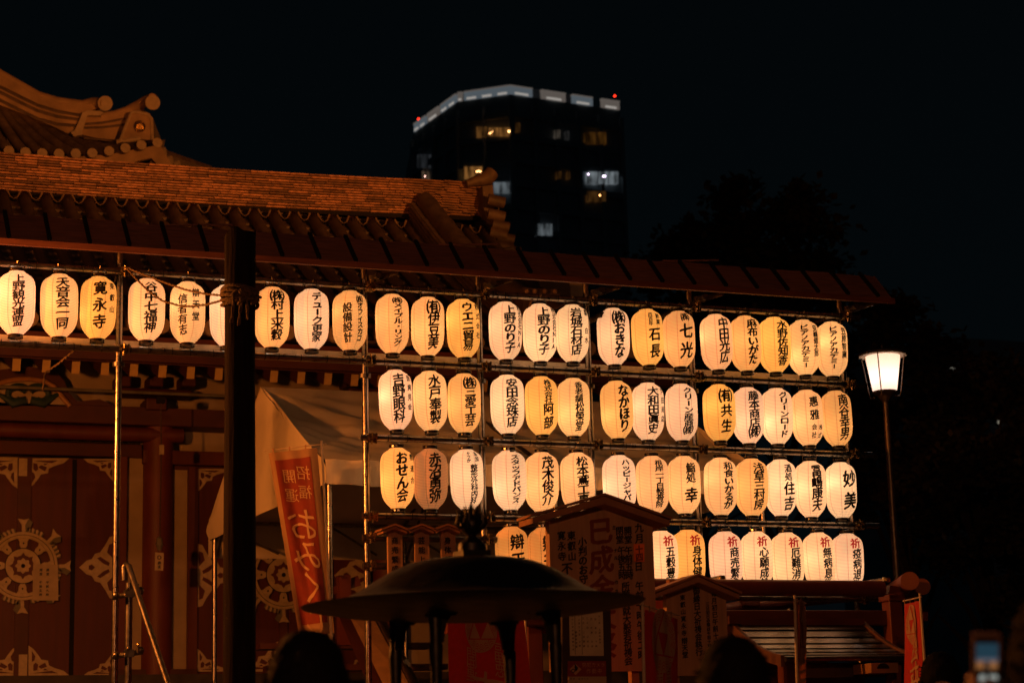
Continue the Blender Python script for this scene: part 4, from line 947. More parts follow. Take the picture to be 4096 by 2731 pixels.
tm = MB(); col_px(tm, '十四', *[q(1240, 530)[0]], q(0, 530)[1], q(0, 645)[1], 10.983, 34); part('sticker_print', tm, SIGNRED, sk)
q2 = lambda x, y: (2500+x/1.887, 1900+y/1.887)
def c2(s, x, y0, y1, w): X_, Y0_ = q2(x, y0); _, Y1_ = q2(x, y1); return (s, X_, Y0_, Y1_, w)
kosatsu('smaller roofed wooden signboard of neat columns right of the large one', 11.4, (2794, 2305), (2616, 2376), (2957, 2376), 2664, 2903, 2700, .05, .035, .04,
    [c2('東叡山寛永寺', 440, 895, 1215, 24), c2('辯天堂', 452, 1222, 1378, 28), c2('御縁日大祈祷会執行', 549, 845, 1360, 32), c2('毎月初巳午前十時', 680, 865, 1290, 26), c2('三日初巳の際は午前十時', 630, 955, 1300, 17)])
q3 = lambda x, y: (1400+x/2.145, 2000+y/2.145)
for k_, (x, s) in enumerate(((385, '商売繁盛'), (615, '芸能上達'), (840, '身体健全'))):
    kosatsu(['leftmost', 'middle', 'rightmost'][k_]+' of three narrow roofed wooden plaques hung on the short pipe', 13.9, q3(x, 220), q3(x-102, 264), q3(x+104, 266), q3(x-60, 0)[0], q3(x+63, 0)[0], q3(0, 640)[1], .03, .02, .02,
        [('祈', q3(x+35, 0)[0], q3(0, 262)[1], q3(0, 292)[1], 13), (s, q3(x, 0)[0], q3(0, 305)[1], q3(0, 630)[1], 30)], name='wooden_plaque', overhang=.09, cat='plaque', group='narrow roofed plaques', posts=False)
# dark notice post with a paper and camera sign
NB = 10.5; q4 = lambda x, y: (2250+x/3.638, 2300+y/3.638)
nb = thing('notice_post', 'dark notice stand with a pale handwritten sheet before the large signboard', 'notice board', at(2345, 2700, NB).xy.to_3d())
part('board', MB().slab([q4(-5, 480), q4(700, 480), q4(718, 1600), q4(0, 1600)], NB, .05), mat('dark_notice_wood', (.035, .015, .01), .6, var=.3, scale=6), nb)
p0 = at(*q4(350, 1600), NB); part('post', MB().box((p0.x, NB+.06, p0.z/2), (.12, .06, p0.z)), OLDWOOD, nb)
ps = part('handwritten_sheet', MB().slab([q4(98, 520), q4(585, 520), q4(602, 1168), q4(112, 1168)], NB-.008, .004), mat('notice_paper', (.5, .4, .28)), nb)
tm = MB(); 
for x, s, y0, y1 in ((540, '十一月　上祈のご守', 570, 1000), (485, '日　初巳　十時', 600, 1060), (425, '日　午前　大会', 600, 1060), (365, '二十日　三の日', 590, 1060), (308, '三日　二の御縁', 590, 1060), (245, '十一月三十日　十時', 560, 1050), (200, '御縁守会就', 800, 1060), (150, '毎十二月午後会執行の', 560, 1100)):
    s = s.replace('一', '二').replace('ご', 'お'); col_px(tm, s, *[q4(x, y0)[0]], q4(x, y0)[1], q4(x, y1)[1], NB-.010, 9)
part('lettering', tm, mat('pencil_ink', (.09, .05, .03), .8), ps)
fr_ = MB().slab([q4(178, 560), q4(182, 560), q4(190, 1150), q4(186, 1150)], NB-.01, .002).slab([q4(278, 560), q4(282, 560), q4(292, 1150), q4(288, 1150)], NB-.01, .002); part('ruled_line', fr_, INK, ps)
cs = thing('camera_warning_sign', 'dark red camera warning sign with an orange camera pictogram below the handwritten sheet', 'sign', at(*q4(350, 1450), NB-.02))
part('panel', MB().slab([q4(78, 1245), q4(632, 1245), q4(636, 1600), q4(80, 1600)], NB-.012, .008), mat('warning_red', (.20, .018, .012), .5), cs)
part('lower_panel', MB().slab([q4(85, 1470), q4(640, 1468), q4(640, 1640), q4(85, 1640)], NB-.018, .004), mat('warning_white', (.33, .22, .13), .6), cs)
tm = MB(); WT = mat('warning_print', (.42, .22, .12), .6)
def hrow(mb, s, x0, x1, y, Y, h, qq):
    a, b = at(*qq(x0, y), Y), at(*qq(x1, y), Y); n = len(s)
    for i, ch in enumerate(s):
        if ch not in GL: continue
        cx = lerp(a.x, b.x, (i+.5)/n); vs_, fs_ = GL[ch]; mb.add([(cx+u*h, Y, a.z+(v-.09*u)*h) for u, v in vs_], fs_)
hrow(tm, '防犯カメラ', 285, 620, 1300, NB-.015, .028, q4); hrow(tm, '作動中', 340, 580, 1390, NB-.015, .030, q4)
part('lettering', tm, WT, cs); tm = MB(); hrow(tm, '防犯と安全のため監視録画を', 105, 625, 1503, NB-.021, .0125, q4); hrow(tm, 'しています。ご理解とご協力を', 110, 625, 1550, NB-.021, .0125, q4); 
pic = MB().slab([q4(188, 1282), q4(275, 1365), q4(192, 1448), q4(105, 1362)], NB-.014, .002); part('pictogram_ground', pic, WT, cs)
part('pictogram', MB().slab([q4(178, 1345), q4(180, 1275), q4(200, 1310), q4(228, 1345), q4(215, 1375), q4(190, 1395)], NB-.017, .002).tube([at(*q4(155+24*math.cos(a), 1385+24*math.sin(a)), NB-.017) for a in [i*.524 for i in range(13)]], .0022, 5), INK, cs)
tm2 = MB().add(tm.v, tm.f) if tm.v else None
if tm2: part('small_lettering', tm2, INK, cs)

# ------------------------------------------------------------------ banners
def banner(label, TLp, TRp, BLp, BRp, m, poleside, polebot, texts, mirror=False, hem=None, crest=None, group=None, rip=.03, name='tall_banner', tops=3, poletop=.12, panel=None):
    W = (TRp-TLp).length; Ln = ((BLp-TLp).length+(BRp-TRp).length)/2
    nrm = (TRp-TLp).cross(ZU).normalized()
    if nrm.dot(CAM-TLp) < 0: nrm = -nrm
    def F_(u, v, o=0):
        p = TLp.lerp(TRp, u).lerp(BLp.lerp(BRp, u), v)
        return p+nrm*(o+rip*math.sin(u*9+v*2.2)*(.2+v)+rip*.4*math.sin(u*17-v*5))
    top = TRp if poleside == 'R' else TLp; d = (TRp-TLp).normalized()*(1 if poleside == 'R' else -1)
    base = polebot; t = thing(name, label, 'banner', (base.x, base.y, 0), group)
    ptop = top+d*.035+Vector((0, 0, poletop)); ax = (base-ptop); gnd = base
    part('pole', MB().tube([ptop, ptop.lerp(gnd, .3), gnd], [.009, .011, .014], 8), mat('banner_pole_white', (.45, .35, .25), .5), t, True)
    part('crossbar', MB().tube([top+d*.07+Vector((0, 0, poletop*.45)), (TLp if poleside == 'R' else TRp)-d*.03+Vector((0, 0, poletop*.45))], .005, 6), mat('banner_pole_white', (.45, .35, .25)), t, True)
    cl = part('cloth', MB().grid(lambda u, v: F_(u, v), 24, 40), m, t, True)
    lp_ = MB()
    for i in range(tops):
        u = (i+.15)/tops+.1/tops; a = F_(u, 0); zt = TLp.lerp(TRp, u).z+poletop*.45+.01
        lp_.prism([a+Vector((0, 0, -.01)), F_(u+.035, 0)+Vector((0, 0, -.01)), Vector((*F_(u+.035, 0).xy, zt)), Vector((a.x, a.y, zt))], nrm*.002)
    part('hanging_loops', lp_, BANEDGE, t)
    if hem:
        a, b, c, e = hem
        part('printed_field', MB().grid(lambda u, v: F_(lerp(a, b, u), lerp(c, e, v), .004), 20, 36), panel, cl, True)
    tb = MB()
    for s, u, v0, v1, em_ in texts:
        n = len(s); pitch_ = (v1-v0)/n
        for i, ch in enumerate(s):
            vs_, fs_ = GL[ch]; cv = v0+pitch_*(i+.5); e2 = em_
            tb.add([F_(u+(-1 if mirror else 1)*x*e2, cv-y*e2*W/Ln, .009) for x, y in vs_], fs_)
    if tb.v: part('lettering', tb, BANTXT, cl)
    if crest:
        cu, cv, R = crest; k2 = W/Ln; C_ = MB(); Q = lambda r, a, o=.007: F_(cu+R*r*math.cos(a), cv-R*r*math.sin(a)*k2, o)
        n = 36; c0 = MB(); c0.grid(lambda u_, v_: Q(.01+v_*.99, 2*math.pi*u_), 36, 8); part('crest_disc', c0, BANTXT, cl)
        r0 = MB()
        def tri(mb_, r, o, cx=0, cy=0, nn=10):
            V = [(cx+r*math.cos(a), cy+r*math.sin(a)) for a in (math.pi/2, math.pi*7/6, math.pi*11/6)]
            def T_(u_, v_):
                ax, ay = lerp(V[1][0], V[2][0], u_), lerp(V[1][1], V[2][1], u_); x_, y_ = lerp(V[0][0], ax, .001+v_*.999), lerp(V[0][1], ay, .001+v_*.999); return F_(cu+R*x_, cv-R*y_*k2, o)
            mb_.grid(T_, nn, nn)
        tri(r0, .97, .010)
        for j in range(3):
            for rr in (.97, .87, .77):
                for sgm in range(5):
                    a0 = math.pi/2+j*2*math.pi/3+.30+sgm*.33; pts_ = [(rr-.10*abs(math.sin(3.1*s_)), a0+s_*.28) for s_ in (0, .33, .66, 1)]
                    for (ra, aa), (rb, ab) in zip(pts_, pts_[1:]): r0.add([Q(ra, aa, .011), Q(ra-.03, aa, .011), Q(rb-.03, ab, .011), Q(rb, ab, .011)], [(0, 1, 2, 3)])
        part('crest_waves', r0, m if not panel else panel, cl)
        r1 = MB(); h = .46
        for (cx, cy) in ((0, h*.98), (-h*.85, -h*.49), (h*.85, -h*.49)): tri(r1, h*.93, .013, cx, cy, 6)
        part('crest_triangles', r1, BANTXT, cl)
    return t
# orange fortune banner seen from behind
banner('tall leaning orange banner seen from behind before the white tent', at(1074, 1812, 14.75), at(1268, 1790, 14.6), at(1199, 2545, 14.75), at(1336, 2530, 14.6), BANEDGE, 'R', at(1372, 2731, 14.6)-Vector((0, 0, 1.6)),
       [('招福', .66, .075, .285, .30), ('開運', .36, .085, .295, .30), ('おみくじ', .52, .32, 1.0, .72)], mirror=True, hem=(.11, .85, .045, .94), panel=BANORA, rip=.02, poletop=.05)
banner('wide red banner with a triple triangle crest seen through the burner legs', at(1795, 2370, 12.5), at(2085, 2370, 12.9), at(1790, 3050, 12.5), at(2160, 3050, 12.9), BANRED, 'R', at(2120, 3000, 12.9)-Vector((0, 0, 1.2)),
       [('開運', .27, .33, .52, .17), ('福徳', .63, .30, .50, .17), ('吉', .45, .52, .68, .42)], mirror=True, crest=(.40, .205, .215), rip=.015)
banner('red banner turned aside between the two roofed signboards', at(2580, 2437, 10.6), at(2712, 2475, 10.95), at(2578, 3100, 10.6), at(2708, 3100, 10.95), BANRED, 'L', at(2572, 3100, 10.6)-Vector((0, 0, 1.0)),
       [('福徳', .40, .29, .48, .26), ('開運', .66, .31, .50, .22), ('吉', .55, .52, .64, .5)], crest=(.5, .165, .36), rip=.01, poletop=.05)
banner('narrow banner seen almost edge on before the ribbed metal roof', at(3183, 2412, 11.2), at(3222, 2425, 11.7), at(3186, 3050, 11.2), at(3226, 3050, 11.7), mat('faded_banner', (.30, .10, .05), .8, trans=.35), 'L', at(3180, 3050, 11.2)-Vector((0, 0, 1.0)),
       [('貞', .6, .36, .52, .6)], crest=(.5, .165, .36), rip=.012, poletop=.05)
banner('bright red banner on a pale pole right of the street lamp post', at(3617, 2415, 12.4), at(3676, 2402, 12.0), at(3620, 3050, 12.4), at(3716, 3050, 12.0), BANRED, 'R', at(3730, 3050, 12.0)-Vector((0, 0, 1.0)),
       [('福徳', .72, .19, .34, .32), ('弁財天', .60, .33, .75, .6)], crest=(.52, .14, .33), rip=.01, poletop=.05)

# ------------------------------------------------------------------ red timber gate
GY = 13.45
gate = thing('timber_gate', 'red timber gate of round logs and square beams under the right end of the stand', 'gate', (at(3560, 2340, GY).x, GY, 0))
zl = at(3000, 2349, GY).z
part('top_log', MB().tube([(4.6, GY, zl+.03), (6.4, GY, zl), (8.37, GY, zl-.002)], .062, 20), REDPAINT, gate, True)
part('lower_beam', MB().box((6.9, GY+.3, at(3200, 2471, GY+.3).z), (3.6, .10, .115)), REDDK, gate, bevel=.008)
part('curved_beam', MB().tube([at(2880, 2440, GY+.7), at(3050, 2418, GY+.7), at(3250, 2392, GY+.7), at(3420, 2376, GY+.7), at(3540, 2370, GY+.7)], [.05, .055, .055, .055, .055], 12), REDPAINT, gate, True)
for px_, yt, dY in ((2990, 2422, .7), (3570, 2400, .25), (2130, 2500, .6)):
    p = at(px_, yt, GY+dY); part('post', MB().box((p.x, GY+dY+.01, p.z/2), (.12, .12, p.z)), REDPAINT, gate, bevel=.008)
    part('post_cap', MB().box((p.x, GY+dY, p.z+.015), (.16, .16, .05)), REDPAINT, gate, bevel=.01)
part('rear_beam', MB().box(((at(2050, 2512, GY+.6).x+at(2700, 2512, GY+.6).x)/2, GY+.6, at(2150, 2512, GY+.6).z), (2.4, .08, .075)), REDPAINT, gate)
part('tie_beam_end', MB().slab([(3560, 2340), (3600, 2345), (3600, 2368), (3556, 2372)], GY-.02, .1), REDPAINT, gate)
for (a, b, r) in (((3560, 2375, 14.3), (3640, 2322, 13.3), .072), ((3580, 2375, 14.6), (3690, 2345, 13.75), .066)):
    a_, b_ = at(*a), at(*b); lo_ = part('crossed_log', MB().tube([a_, b_], r, 20), REDPAINT, gate, True); part('cut_end', MB().tube([b_, b_+(b_-a_).normalized()*.006], r*.96, 20), mat('log_end', (.24, .075, .03), .6), lo_)
part('projecting_beam', MB().slab([(3695, 2444), (3712, 2446), (3712, 2482), (3692, 2482)], 14.0, .3), REDPAINT, gate)
p = at(2635, 2428, 12.6)
pnl = part('orange_panel', MB().slab([(2612, 2400), (2664, 2400), (2664, 2454), (2612, 2454)], 12.6, .03), mat('orange_panel_paint', (.62, .10, .025), .6), gate)
part('panel_slot', MB().slab([(2657, 2409), (2663, 2409), (2663, 2440), (2659, 2440)], 12.59, .005), GAPBLK, pnl)
# coupler ends
for x, y in ((2885, 2312), (3545, 2318)):
    p = at(x, y, 13.7); part('coupler_pipe', MB().tube([p+Vector((-.16, .3, -.03)), p], .0243, 14), STEELD, st, True); part('coupler', MB().lathe([(.03, -.02), (.034, -.01), (.034, .01), (.03, .02)], p, 12).box(p+Vector((-.03, .04, -.06)), (.05, .05, .06)), CLAMPM, st)

# ------------------------------------------------------------------ small building with ribbed metal roof
SY = 12.6
stall = thing('prayer_stall', 'small stall with a ribbed dark metal roof below the lowest lanterns', 'stall', (at(3280, 2600, SY).x, SY+.4, 0))
RT = [(2986, 2495), (3505, 2495)]; RB = [(3072, 2645), (3600, 2625)]
a0, a1 = at(2990, 2497, 13.5), at(3500, 2497, 13.5); zt_ = (a0.z+a1.z)/2
b0, b1 = at(3070, 2640, 12.75), at(3596, 2628, 12.75); zb2 = (b0.z+b1.z)/2
x0_, x1_ = b0.x, b1.x; x0_ = (a0.x+b0.x)/2; x1_ = (a1.x+b1.x)/2; ns = 7
for i in range(ns):
    v0, v1 = i/ns, (i+1)/ns
    cur = lambda v: Vector((0, lerp(13.5, 12.75, v), lerp(zt_, zb2, v)-.05*math.sin(math.pi*v)))
    p, r = cur(v0+.015), cur(v1-.015)
    part('roof_slat', MB().prism([(x0_, p.y, p.z+.012), (x1_, p.y, p.z+.012), (x1_, r.y, r.z+.016), (x0_, r.y, r.z+.016), (x0_, r.y, r.z+.012), (x1_, r.y, r.z+.012)][:4], (0, .004, -.012)), ROOFMETAL, stall)
part('roof_underlay', MB().grid(lambda u, v: Vector((lerp(x0_, x1_, u), cur(v).y, cur(v).z-.01)), 2, 8), GAPBLK, stall)
part('roof_underside', MB().prism([(x0_, 13.5, zt_-.03), (x1_, 13.5, zt_-.03), (x1_, 14.2, zb2-.02), (x0_, 14.2, zb2-.02)], (0, 0, -.02)), REDDK, stall)
part('roof_ridge', MB().box(((x0_+x1_)/2, 13.5, zt_+.02), (x1_-x0_+.06, .06, .05)), REDPAINT, stall)
part('gutter', MB().tube([(x0_, 12.72, zb2), (x1_+.04, 12.72, zb2)], .02, 8), STEELD, stall, True)
for x in (x0_-.02, x1_+.02):
    part('barge_board', MB().prism([Vector((x, *cur(i/8).yz))+Vector((0, 0, .03)) for i in range(9)]+[Vector((x, *cur(i/8).yz))-Vector((0, 0, .05)) for i in range(8, -1, -1)], (.03, 0, 0)), mat('barge_brown', (.12, .05, .03), .6), stall)
part('ridge_tip', MB().box((x0_-.02, 13.46, zt_+.03), (.1, .1, .06)), REDDK, stall)
part('back_wall', MB().box(((x0_+x1_)/2, 13.3, zb2/2), (x1_-x0_-.3, .05, zb2)), REDDK, stall)
for x in (x0_+.1, x1_-.1): part('post', MB().box((x, 12.9, zb2/2), (.09, .09, zb2-.02)), REDPAINT, stall)
sg = part('hanging_panel', MB().box(((x0_+x1_)/2, 12.95, at(3300, 2680, 12.95).z), (x1_-x0_-.3, .02, .10)), mat('panel_dark', (.06, .03, .02), .6), stall)
tm = MB(); hrow(tm, '弁財天', 2950, 3250, 2680, 12.935, .06, lambda x, y: (x, y)); part('lettering', tm, INK, sg)
bx = part('donation_box', MB().slab([(3485, 2650), (3592, 2648), (3594, 2688), (3486, 2690)], 12.6, .25), mat('box_wood', (.30, .15, .06), .6), stall)
part('round_opening', MB().slab([(3520+24*math.cos(a)*(1 if 1 else 0)+14, 2672-24*math.sin(a)*.9) for a in [math.pi*i/10 for i in range(11)]], 12.59, .01), GAPBLK, bx)

# ------------------------------------------------------------------ stairs with rails
stair = thing('temple_stair', 'steep timber stair with sloping tan side board behind the bronze burner', 'stair', (5.2, 19, 0))
T0 = at(1432, 2440, 20.5)
zs = T0.z
def sp_(t, x=5.0): return Vector((x, lerp(20.6, 16.0, t), lerp(ZF+.2, 0, t)))
xa = at(1440, 2460, 19.5).x
A1 = at(1386, 2440, 19.6); B1 = at(1477, 2440, 19.6); A2 = at(1560, 2790, 18.0); B2 = at(1650, 2760, 18.0)
part('side_board', MB().prism([A1, B1, B2, A2], (.06, .05, -.02)), mat('tan_board', (.42, .24, .12), .6, var=.15), stair)
part('stringer', MB().prism([at(1345, 2440, 19.62), at(1386, 2440, 19.62), at(1562, 2790, 18.02), at(1500, 2800, 18.02)], (.05, .05, 0)), REDDK, stair)
part('landing_post', MB().box(at(1375, 2440, 19.7), (.12, .12, .7)), REDPAINT, stair)
part('landing_rail', MB().prism([at(1340, 2345, 19.7), at(1432, 2300, 19.7), at(1445, 2340, 19.7), at(1345, 2372, 19.7)], (0, .1, 0)), REDPAINT, stair)
part('handrail', MB().tube([at(1513, 2455, 19.0), at(1552, 2530, 18.6), at(1660, 2731, 17.7), at(1700, 2810, 17.4)], .04, 12), STEEL, stair, True)
part('handrail', MB().tube([at(1530, 2500, 18.5), at(1610, 2640, 18.0), at(1700, 2800, 17.4)], .022, 10), STEELD, stair, True)
part('bracket_plate', MB().slab([(1612, 2640), (1632, 2632), (1655, 2690), (1640, 2684)], 17.9, .02), STEELD, stair)
for i in range(11):
    t = i/11; p = sp_(t); part('step', MB().box((6.2, p.y, p.z), (1.9, .32, .06)), REDDK, stair)
# grey post with clamps and a slanted handrail at lower left
hp = thing('clamped_post', 'dark scaffold post clamped beside the first stand post at lower left', 'pole', (at(515, 2500, 13.7).x, 13.7, 0))
part('pole', MB().tube([(hp.location.x, 13.7, 0), (hp.location.x, 13.7, at(515, 2330, 13.7).z)], .024, 14), STEELD, hp, True)
for y in (2374, 2612):
    p = at(515, y, 13.7); c = part('clamp', MB().box(p, (.06, .07, .05)).tube([p+Vector((-.10, .05, -.02)), p+Vector((.09, -.02, .01))], .018, 8).ball(p+Vector((.07, -.04, .02)), .026, 8).ball(p+Vector((-.09, -.02, -.01)), .024, 8).tube([p+Vector((.05, -.06, 0)), p+Vector((.05, -.06, .05))], .007, 6), CLAMPM if 0 else STEELD, hp)
    part('wing_nut', MB().ball(p+Vector((.05, -.06, .055)), .010, 6).ball(p+Vector((-.02, -.07, .03)), .009, 6), CLAMPM, c)
hr = part('slanted_handrail', MB().tube([at(498, 2320, 13.6), at(497, 2270, 13.6), at(505, 2257, 13.6), at(515, 2264, 13.55), at(570, 2430, 13.3), at(673, 2735, 12.8), at(720, 2870, 12.5)], .0215, 12), STEELD, None, True)
tag(hr, 'slanting steel handrail with a bent top crossing the door bay at lower left', 'handrail')

# ------------------------------------------------------------------ bronze incense burner with a roof
BX, BY = 2.752, 7.4
cz0 = at(1900, 2418, BY).z
bu = thing('incense_burner', 'large dark bronze incense burner with a broad domed roof on four legs', 'incense burner', (BX, BY, 0))
pxm = mpp((BX, BY, cz0))
cxp = 1900
def bz(y): return at(cxp, y, BY).z
prof_ = [(.02, -.055), (.30, -.05), (.52, -.03), (.665, -.004), (.672, .002), (.63, .006), (.56, .016), (.50, .032), (.44, .060), (.38, .098), (.32, .132), (.25, .160), (.17, .176), (.09, .184), (.0, .187)]
part('roof', MB().lathe([(r+1e-4, cz0+z) for r, z in prof_], (BX, BY, 0), 64), BRONZE, bu, True)
zt0 = cz0+.18
part('finial_base', MB().box((BX, BY, zt0+.012), (.115, .115, .035)), BRONZE, bu)
fin = part('finial', MB().lathe([(.055, 0), (.052, .03), (.035, .045), (.022, .055), (.018, .062), (.035, .075), (.046, .095), (.046, .115), (.03, .14), (.012, .155), (.007, .175), (.001, .195)], (BX, BY, zt0+.028), 24), BRONZE, bu, True)
fl = MB()
for k_ in range(12):
    a = 2*math.pi*k_/12; d = Vector((math.cos(a), math.sin(a), 0)); c = Vector((BX, BY, zt0+.028))
    fl.tube([c+d*.045+ZU*.09, c+d*.062+ZU*.11, c+d*.055+ZU*.14, c+d*.06+ZU*.165], [.007, .006, .005, .001], 5)
    fl.tube([c+d*.03+ZU*.13, c+d*.035+ZU*.15, c+d*.028+ZU*.18], [.006, .005, .001], 5)
part('flame_spikes', fl, BRONZE, fin, True)
LA = .242
for sx_ in (-1, 1):
    for sy_ in (-1, 1):
        x, y = BX+sx_*LA, BY+sy_*LA; lg = part('leg', MB().lathe([(.03, .55), (.022, .9), (.021, cz0-.30), (.026, cz0-.19), (.026, cz0-.17), (.022, cz0-.16), (.024, cz0-.03)], (x, y, 0), 16), BRONZE, bu, True)
        for dx, dy in ((-sx_, 0), (0, -sy_)):
            d = Vector((dx, dy, 0)); o_ = Vector((x, y, 0)); prf = [(.0, cz0-.02), (.16, cz0-.02), (.16, cz0-.045), (.11, cz0-.052), (.09, cz0-.048), (.075, cz0-.062), (.06, cz0-.060), (.042, cz0-.085), (.034, cz0-.12), (.028, cz0-.16), (.0, cz0-.165)]
            nn = d.cross(ZU)*.012; part('bracket', MB().prism([o_+d*r+ZU*z-nn for r, z in prf], nn*2), BRONZE, lg)
part('bowl', MB().lathe([(.12, .35), (.2, .4), (.34, .55), (.40, .75), (.38, .88), (.43, .93), (.43, .96), (.38, .96), (.36, .90)], (BX, BY, 0), 40), BRONZE, bu, True)
part('foot', MB().lathe([(.3, 0), (.28, .1), (.14, .2), (.13, .36)], (BX, BY, 0), 32), BRONZE, bu, True)

# ------------------------------------------------------------------ people
def person(label, head, face, hairmb=True, coat=CLOTHD, arm=None, hair_long=False):
    """head = centre of head; face = unit xy direction the face looks"""
    H = head.z+.12; b = Vector((head.x, head.y, 0)); s = H/1.72; f = Vector((*face, 0)).normalized(); r = Vector((f.y, -f.x, 0))
    t = thing('person', label, 'person', b)
    P = lambda x, y, z: b+r*x*s+f*y*s+ZU*z*s
    J = [(P(0, 0, .95), .14), (P(0, 0, 1.12), .125), (P(0, 0, 1.30), .15), (P(0, 0, 1.42), .09), (P(0, .01, 1.50), .058), (P(0, .02, 1.56), .055)]
    E_ = [(0, 1), (1, 2), (2, 3), (3, 4), (4, 5)]
    def chain(start, pts):
        i = start
        for p in pts: J.append(p); E_.append((i, len(J)-1)); i = len(J)-1
    for sg in (-1, 1):
        chain(0, [(P(.10*sg, 0, .86), .10), (P(.10*sg, .02, .50), .065), (P(.10*sg, 0, .09), .045), (P(.11*sg, .14, .04), .04)])
        if arm and sg == arm[0]: chain(2, [(P(.17*sg, 0, 1.36), .065), *[(p, rr) for p, rr in arm[1]]])
        else: chain(2, [(P(.17*sg, 0, 1.36), .065), (P(.24*sg, -.02, 1.12), .045), (P(.24*sg, .10, .88), .035), (P(.22*sg, .16, .80), .03)])
    me = bpy.data.meshes.new('body'); me.from_pydata([p-b for p, _ in J], E_, []); o = link('body', me, t); me.materials.append(coat)
    o.modifiers.new('skin', 'SKIN'); me.skin_vertices or None
    for v, (_, rr) in zip(o.data.skin_vertices[0].data, J): v.radius = (rr*s, rr*s)
    o.data.skin_vertices[0].data[0].use_root = True; sb = o.modifiers.new('sub', 'SUBSURF'); sb.levels = 2; sb.render_levels = 2
    hd = MB(); n = 14
    vs = []; fs = []
    def hv(a, ph, k_=1.0):
        q_ = math.sin(ph)**.8; x = math.cos(a)*q_*.078*k_; y = math.sin(a)*q_*.094*k_; z = math.cos(ph)*.110*k_
        if z < 0: x *= 1-.35*(-z/.115); y = y*(1-.12*(-z/.115))+.012*(-z/.115)
        return head+(r*x+f*y+ZU*z)*s
    m = MB(); m.grid(lambda u, v: hv(u*2*math.pi, .001+v*(math.pi-.002)), 28, 18); hdo = part('head', m, SKIN, t, True)
    fe = MB(); fe.tube([head+(f*.088+ZU*.01)*s, head+(f*.112-ZU*.025)*s, head+(f*.09-ZU*.035)*s], [.008, .014, .01], 8); part('nose', fe, SKIN, hdo, True)
    for sg in (-1, 1):
        part('ear', MB().ball(head+(r*.074*sg-ZU*.03)*s, .017, 8, 1.4), SKIN, hdo, True); part('eye', MB().ball(head+(r*.03*sg+f*.078+ZU*.012)*s, .011, 8, .6), INK, hdo, True)
        part('eyebrow', MB().tube([head+(r*.015*sg+f*.087+ZU*.032)*s, head+(r*.045*sg+f*.078+ZU*.032)*s], .004, 5), HAIR, hdo)
    part('mouth', MB().tube([head+(-r*.02+f*.086-ZU*.058)*s, head+(f*.094-ZU*.058)*s, head+(r*.02+f*.086-ZU*.058)*s], .005, 6), mat('lips', (.3, .09, .07), .5), hdo, True)
    rnd = random.Random(len(label)); hm = MB()
    def hf(u, v):
        a = u*2*math.pi; fr_ = max(0, math.sin(a)); ph = v*(math.pi*(.70 if not hair_long else .74)-fr_*.75)
        p = hv(a, ph+.001, 1.2+.03*math.sin(a*7+ph*9)+.02*rnd.random()); return p+ZU*.008
    hm.grid(hf, 36, 16)
    for k_ in range(260):
        a = rnd.uniform(0, 6.28); ph = rnd.uniform(0, 1.5); 
        if math.sin(a) > .3 and ph > 1.0: continue
        p = hv(a, ph, 1.12); d = (p-head).normalized()*.016+Vector((rnd.uniform(-.012, .012), rnd.uniform(-.012, .012), rnd.uniform(-.014, .006))); hm.tube([p, p+d*.6+Vector((.003, 0, 0)), p+d], [.004, .003, .0006], 4)
    if hair_long:
        for k_ in range(40):
            a = math.pi+rnd.uniform(-.3, math.pi+.3); p = hv(a, 1.5, 1.14); hm.tube([p, p-ZU*.12+f*-.01, p-ZU*rnd.uniform(.2, .28)], [.02, .018, .008], 6)
    part('hair', hm, HAIR, t, True)
    return t, P, s
h1 = at(1232, 2768, 4.6)
tf, _, _ = person('person seen from behind with short dark hair at the bottom left of the burner', h1, (.37, .93))
part('hair_tuft', MB().tube([at(1290, 2610, 4.6), at(1325, 2590, 4.58), at(1356, 2602, 4.56)], [.022, .014, .004], 8), HAIR, tf, True)
h2 = at(2938, 2772, 4.6); person('person seen from behind with a round dark head below the smaller signboard', h2, (.37, .93))
h3 = at(3765, 2728, 9.0); person('woman with long dark hair facing the viewer beside the right red banner', h3, (-.5, -.86), hair_long=True, coat=CLOTHB)
ph = at(3948, 2655, 3.0)
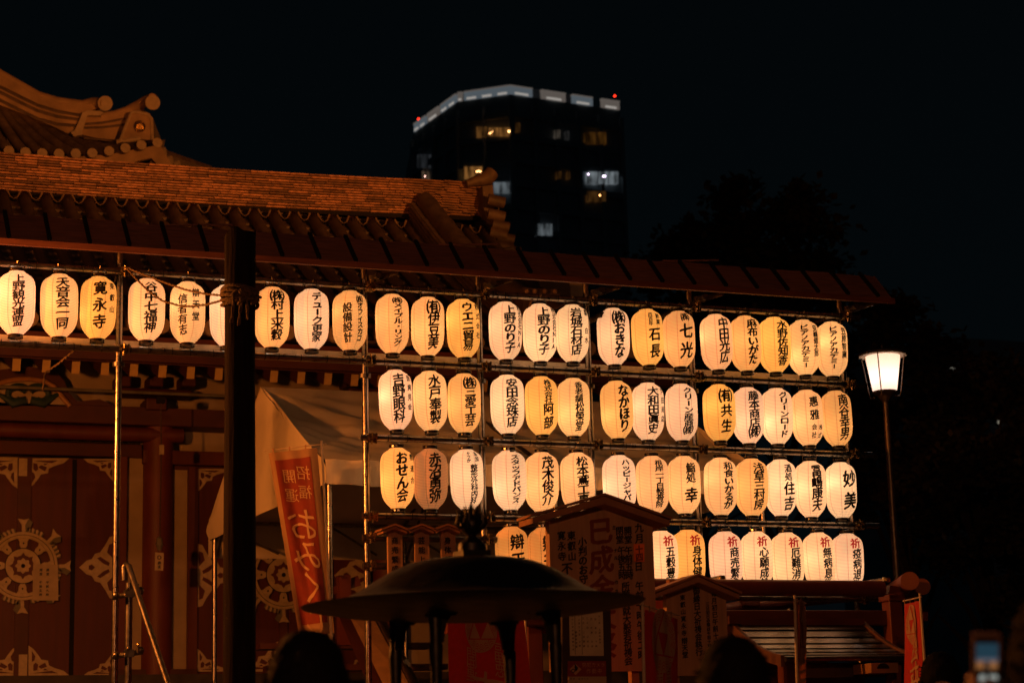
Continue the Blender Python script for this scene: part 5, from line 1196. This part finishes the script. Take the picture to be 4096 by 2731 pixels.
# phone holder at right edge
h4 = at(4270, 2700, 2.75)
hs = (h4.z+.12)/1.72
tp, Pp, s4 = person('person at the right edge in a brown coat lifting a phone to photograph the lanterns', h4, (.37, .93), coat=CLOTHB, arm=(-1, [(at(4060, 3060, 2.75), .05), (at(3975, 2800, 2.95), .033), (at(3960, 2755, 3.0), .026)]))
k = mpp(ph); phr = CR; phu = (ZU-CF*.1).normalized()
def ph_(x, y, d=0): return ph+CR*(x*k)+CU*(y*k)+CF*d
phone = thing('smartphone', 'smartphone held up at lower right with its glowing screen showing the lit scene', 'phone', ph)
part('case', MB().prism([ph_(-58, -140), ph_(58, -140), ph_(58, 118), ph_(48, 128), ph_(-48, 128), ph_(-58, 118)], CF*.009), mat('phone_case', (.10, .06, .05), .35), phone, bevel=.002)
sc_ = MB().prism([ph_(-45, -135, -.001), ph_(45, -135, -.001), ph_(45, 108, -.001), ph_(-45, 108, -.001)], CF*.001)
scr = part('screen', sc_, GAPBLK, phone)
def patch(x0, y0, x1, y1, c, s, nm): part(nm, MB().prism([ph_(x0, y0, -.002), ph_(x1, y0, -.002), ph_(x1, y1, -.002), ph_(x0, y1, -.002)], CF*.0005), emis('screen_%s' % nm, c, s), scr)
patch(-44, 26, 44, 84, (.02, .16, .26), .22, 'picture_sky'); patch(-44, 12, 44, 25, (.25, .30, .40), .3, 'picture_roofline')
patch(-44, -18, -14, 11, (.8, .32, .10), .3, 'picture_glow'); patch(10, -18, 40, 11, (.8, .34, .12), .3, 'picture_glow_right'); patch(-12, -24, 8, 8, (.25, .15, .1), .15, 'picture_middle')
patch(-30, -66, -8, -42, (.6, .65, .6), .5, 'picture_white_lamp'); patch(8, -66, 40, -42, (.6, .65, .6), .5, 'picture_white_lamp_right'); patch(-10, -92, 12, -74, (.3, .6, .75), .3, 'picture_blue_lamp')
# hand holding the phone
hm = MB(); 
for i, (dx, dy) in enumerate(((-62, -60), (-64, -85), (-64, -108), (-60, -130))):
    hm.tube([ph_(60, dy-10, .02), ph_(20, dy-4, .026), ph_(-40, dy, .022), ph_(dx, dy+2, .010), ph_(dx+6, dy+3, -.004)], [.010, .009, .0085, .0078, .006], 8)
hm.tube([ph_(70, -150, .01), ph_(66, -110, .0), ph_(60, -80, -.006), ph_(52, -60, -.008)], [.013, .011, .010, .007], 8)
hm.tube([ph_(40, -190, .02), ph_(35, -150, .022), ph_(30, -100, .024)], [.026, .034, .030], 10)
part('hand', hm, SKIN, tp, True)
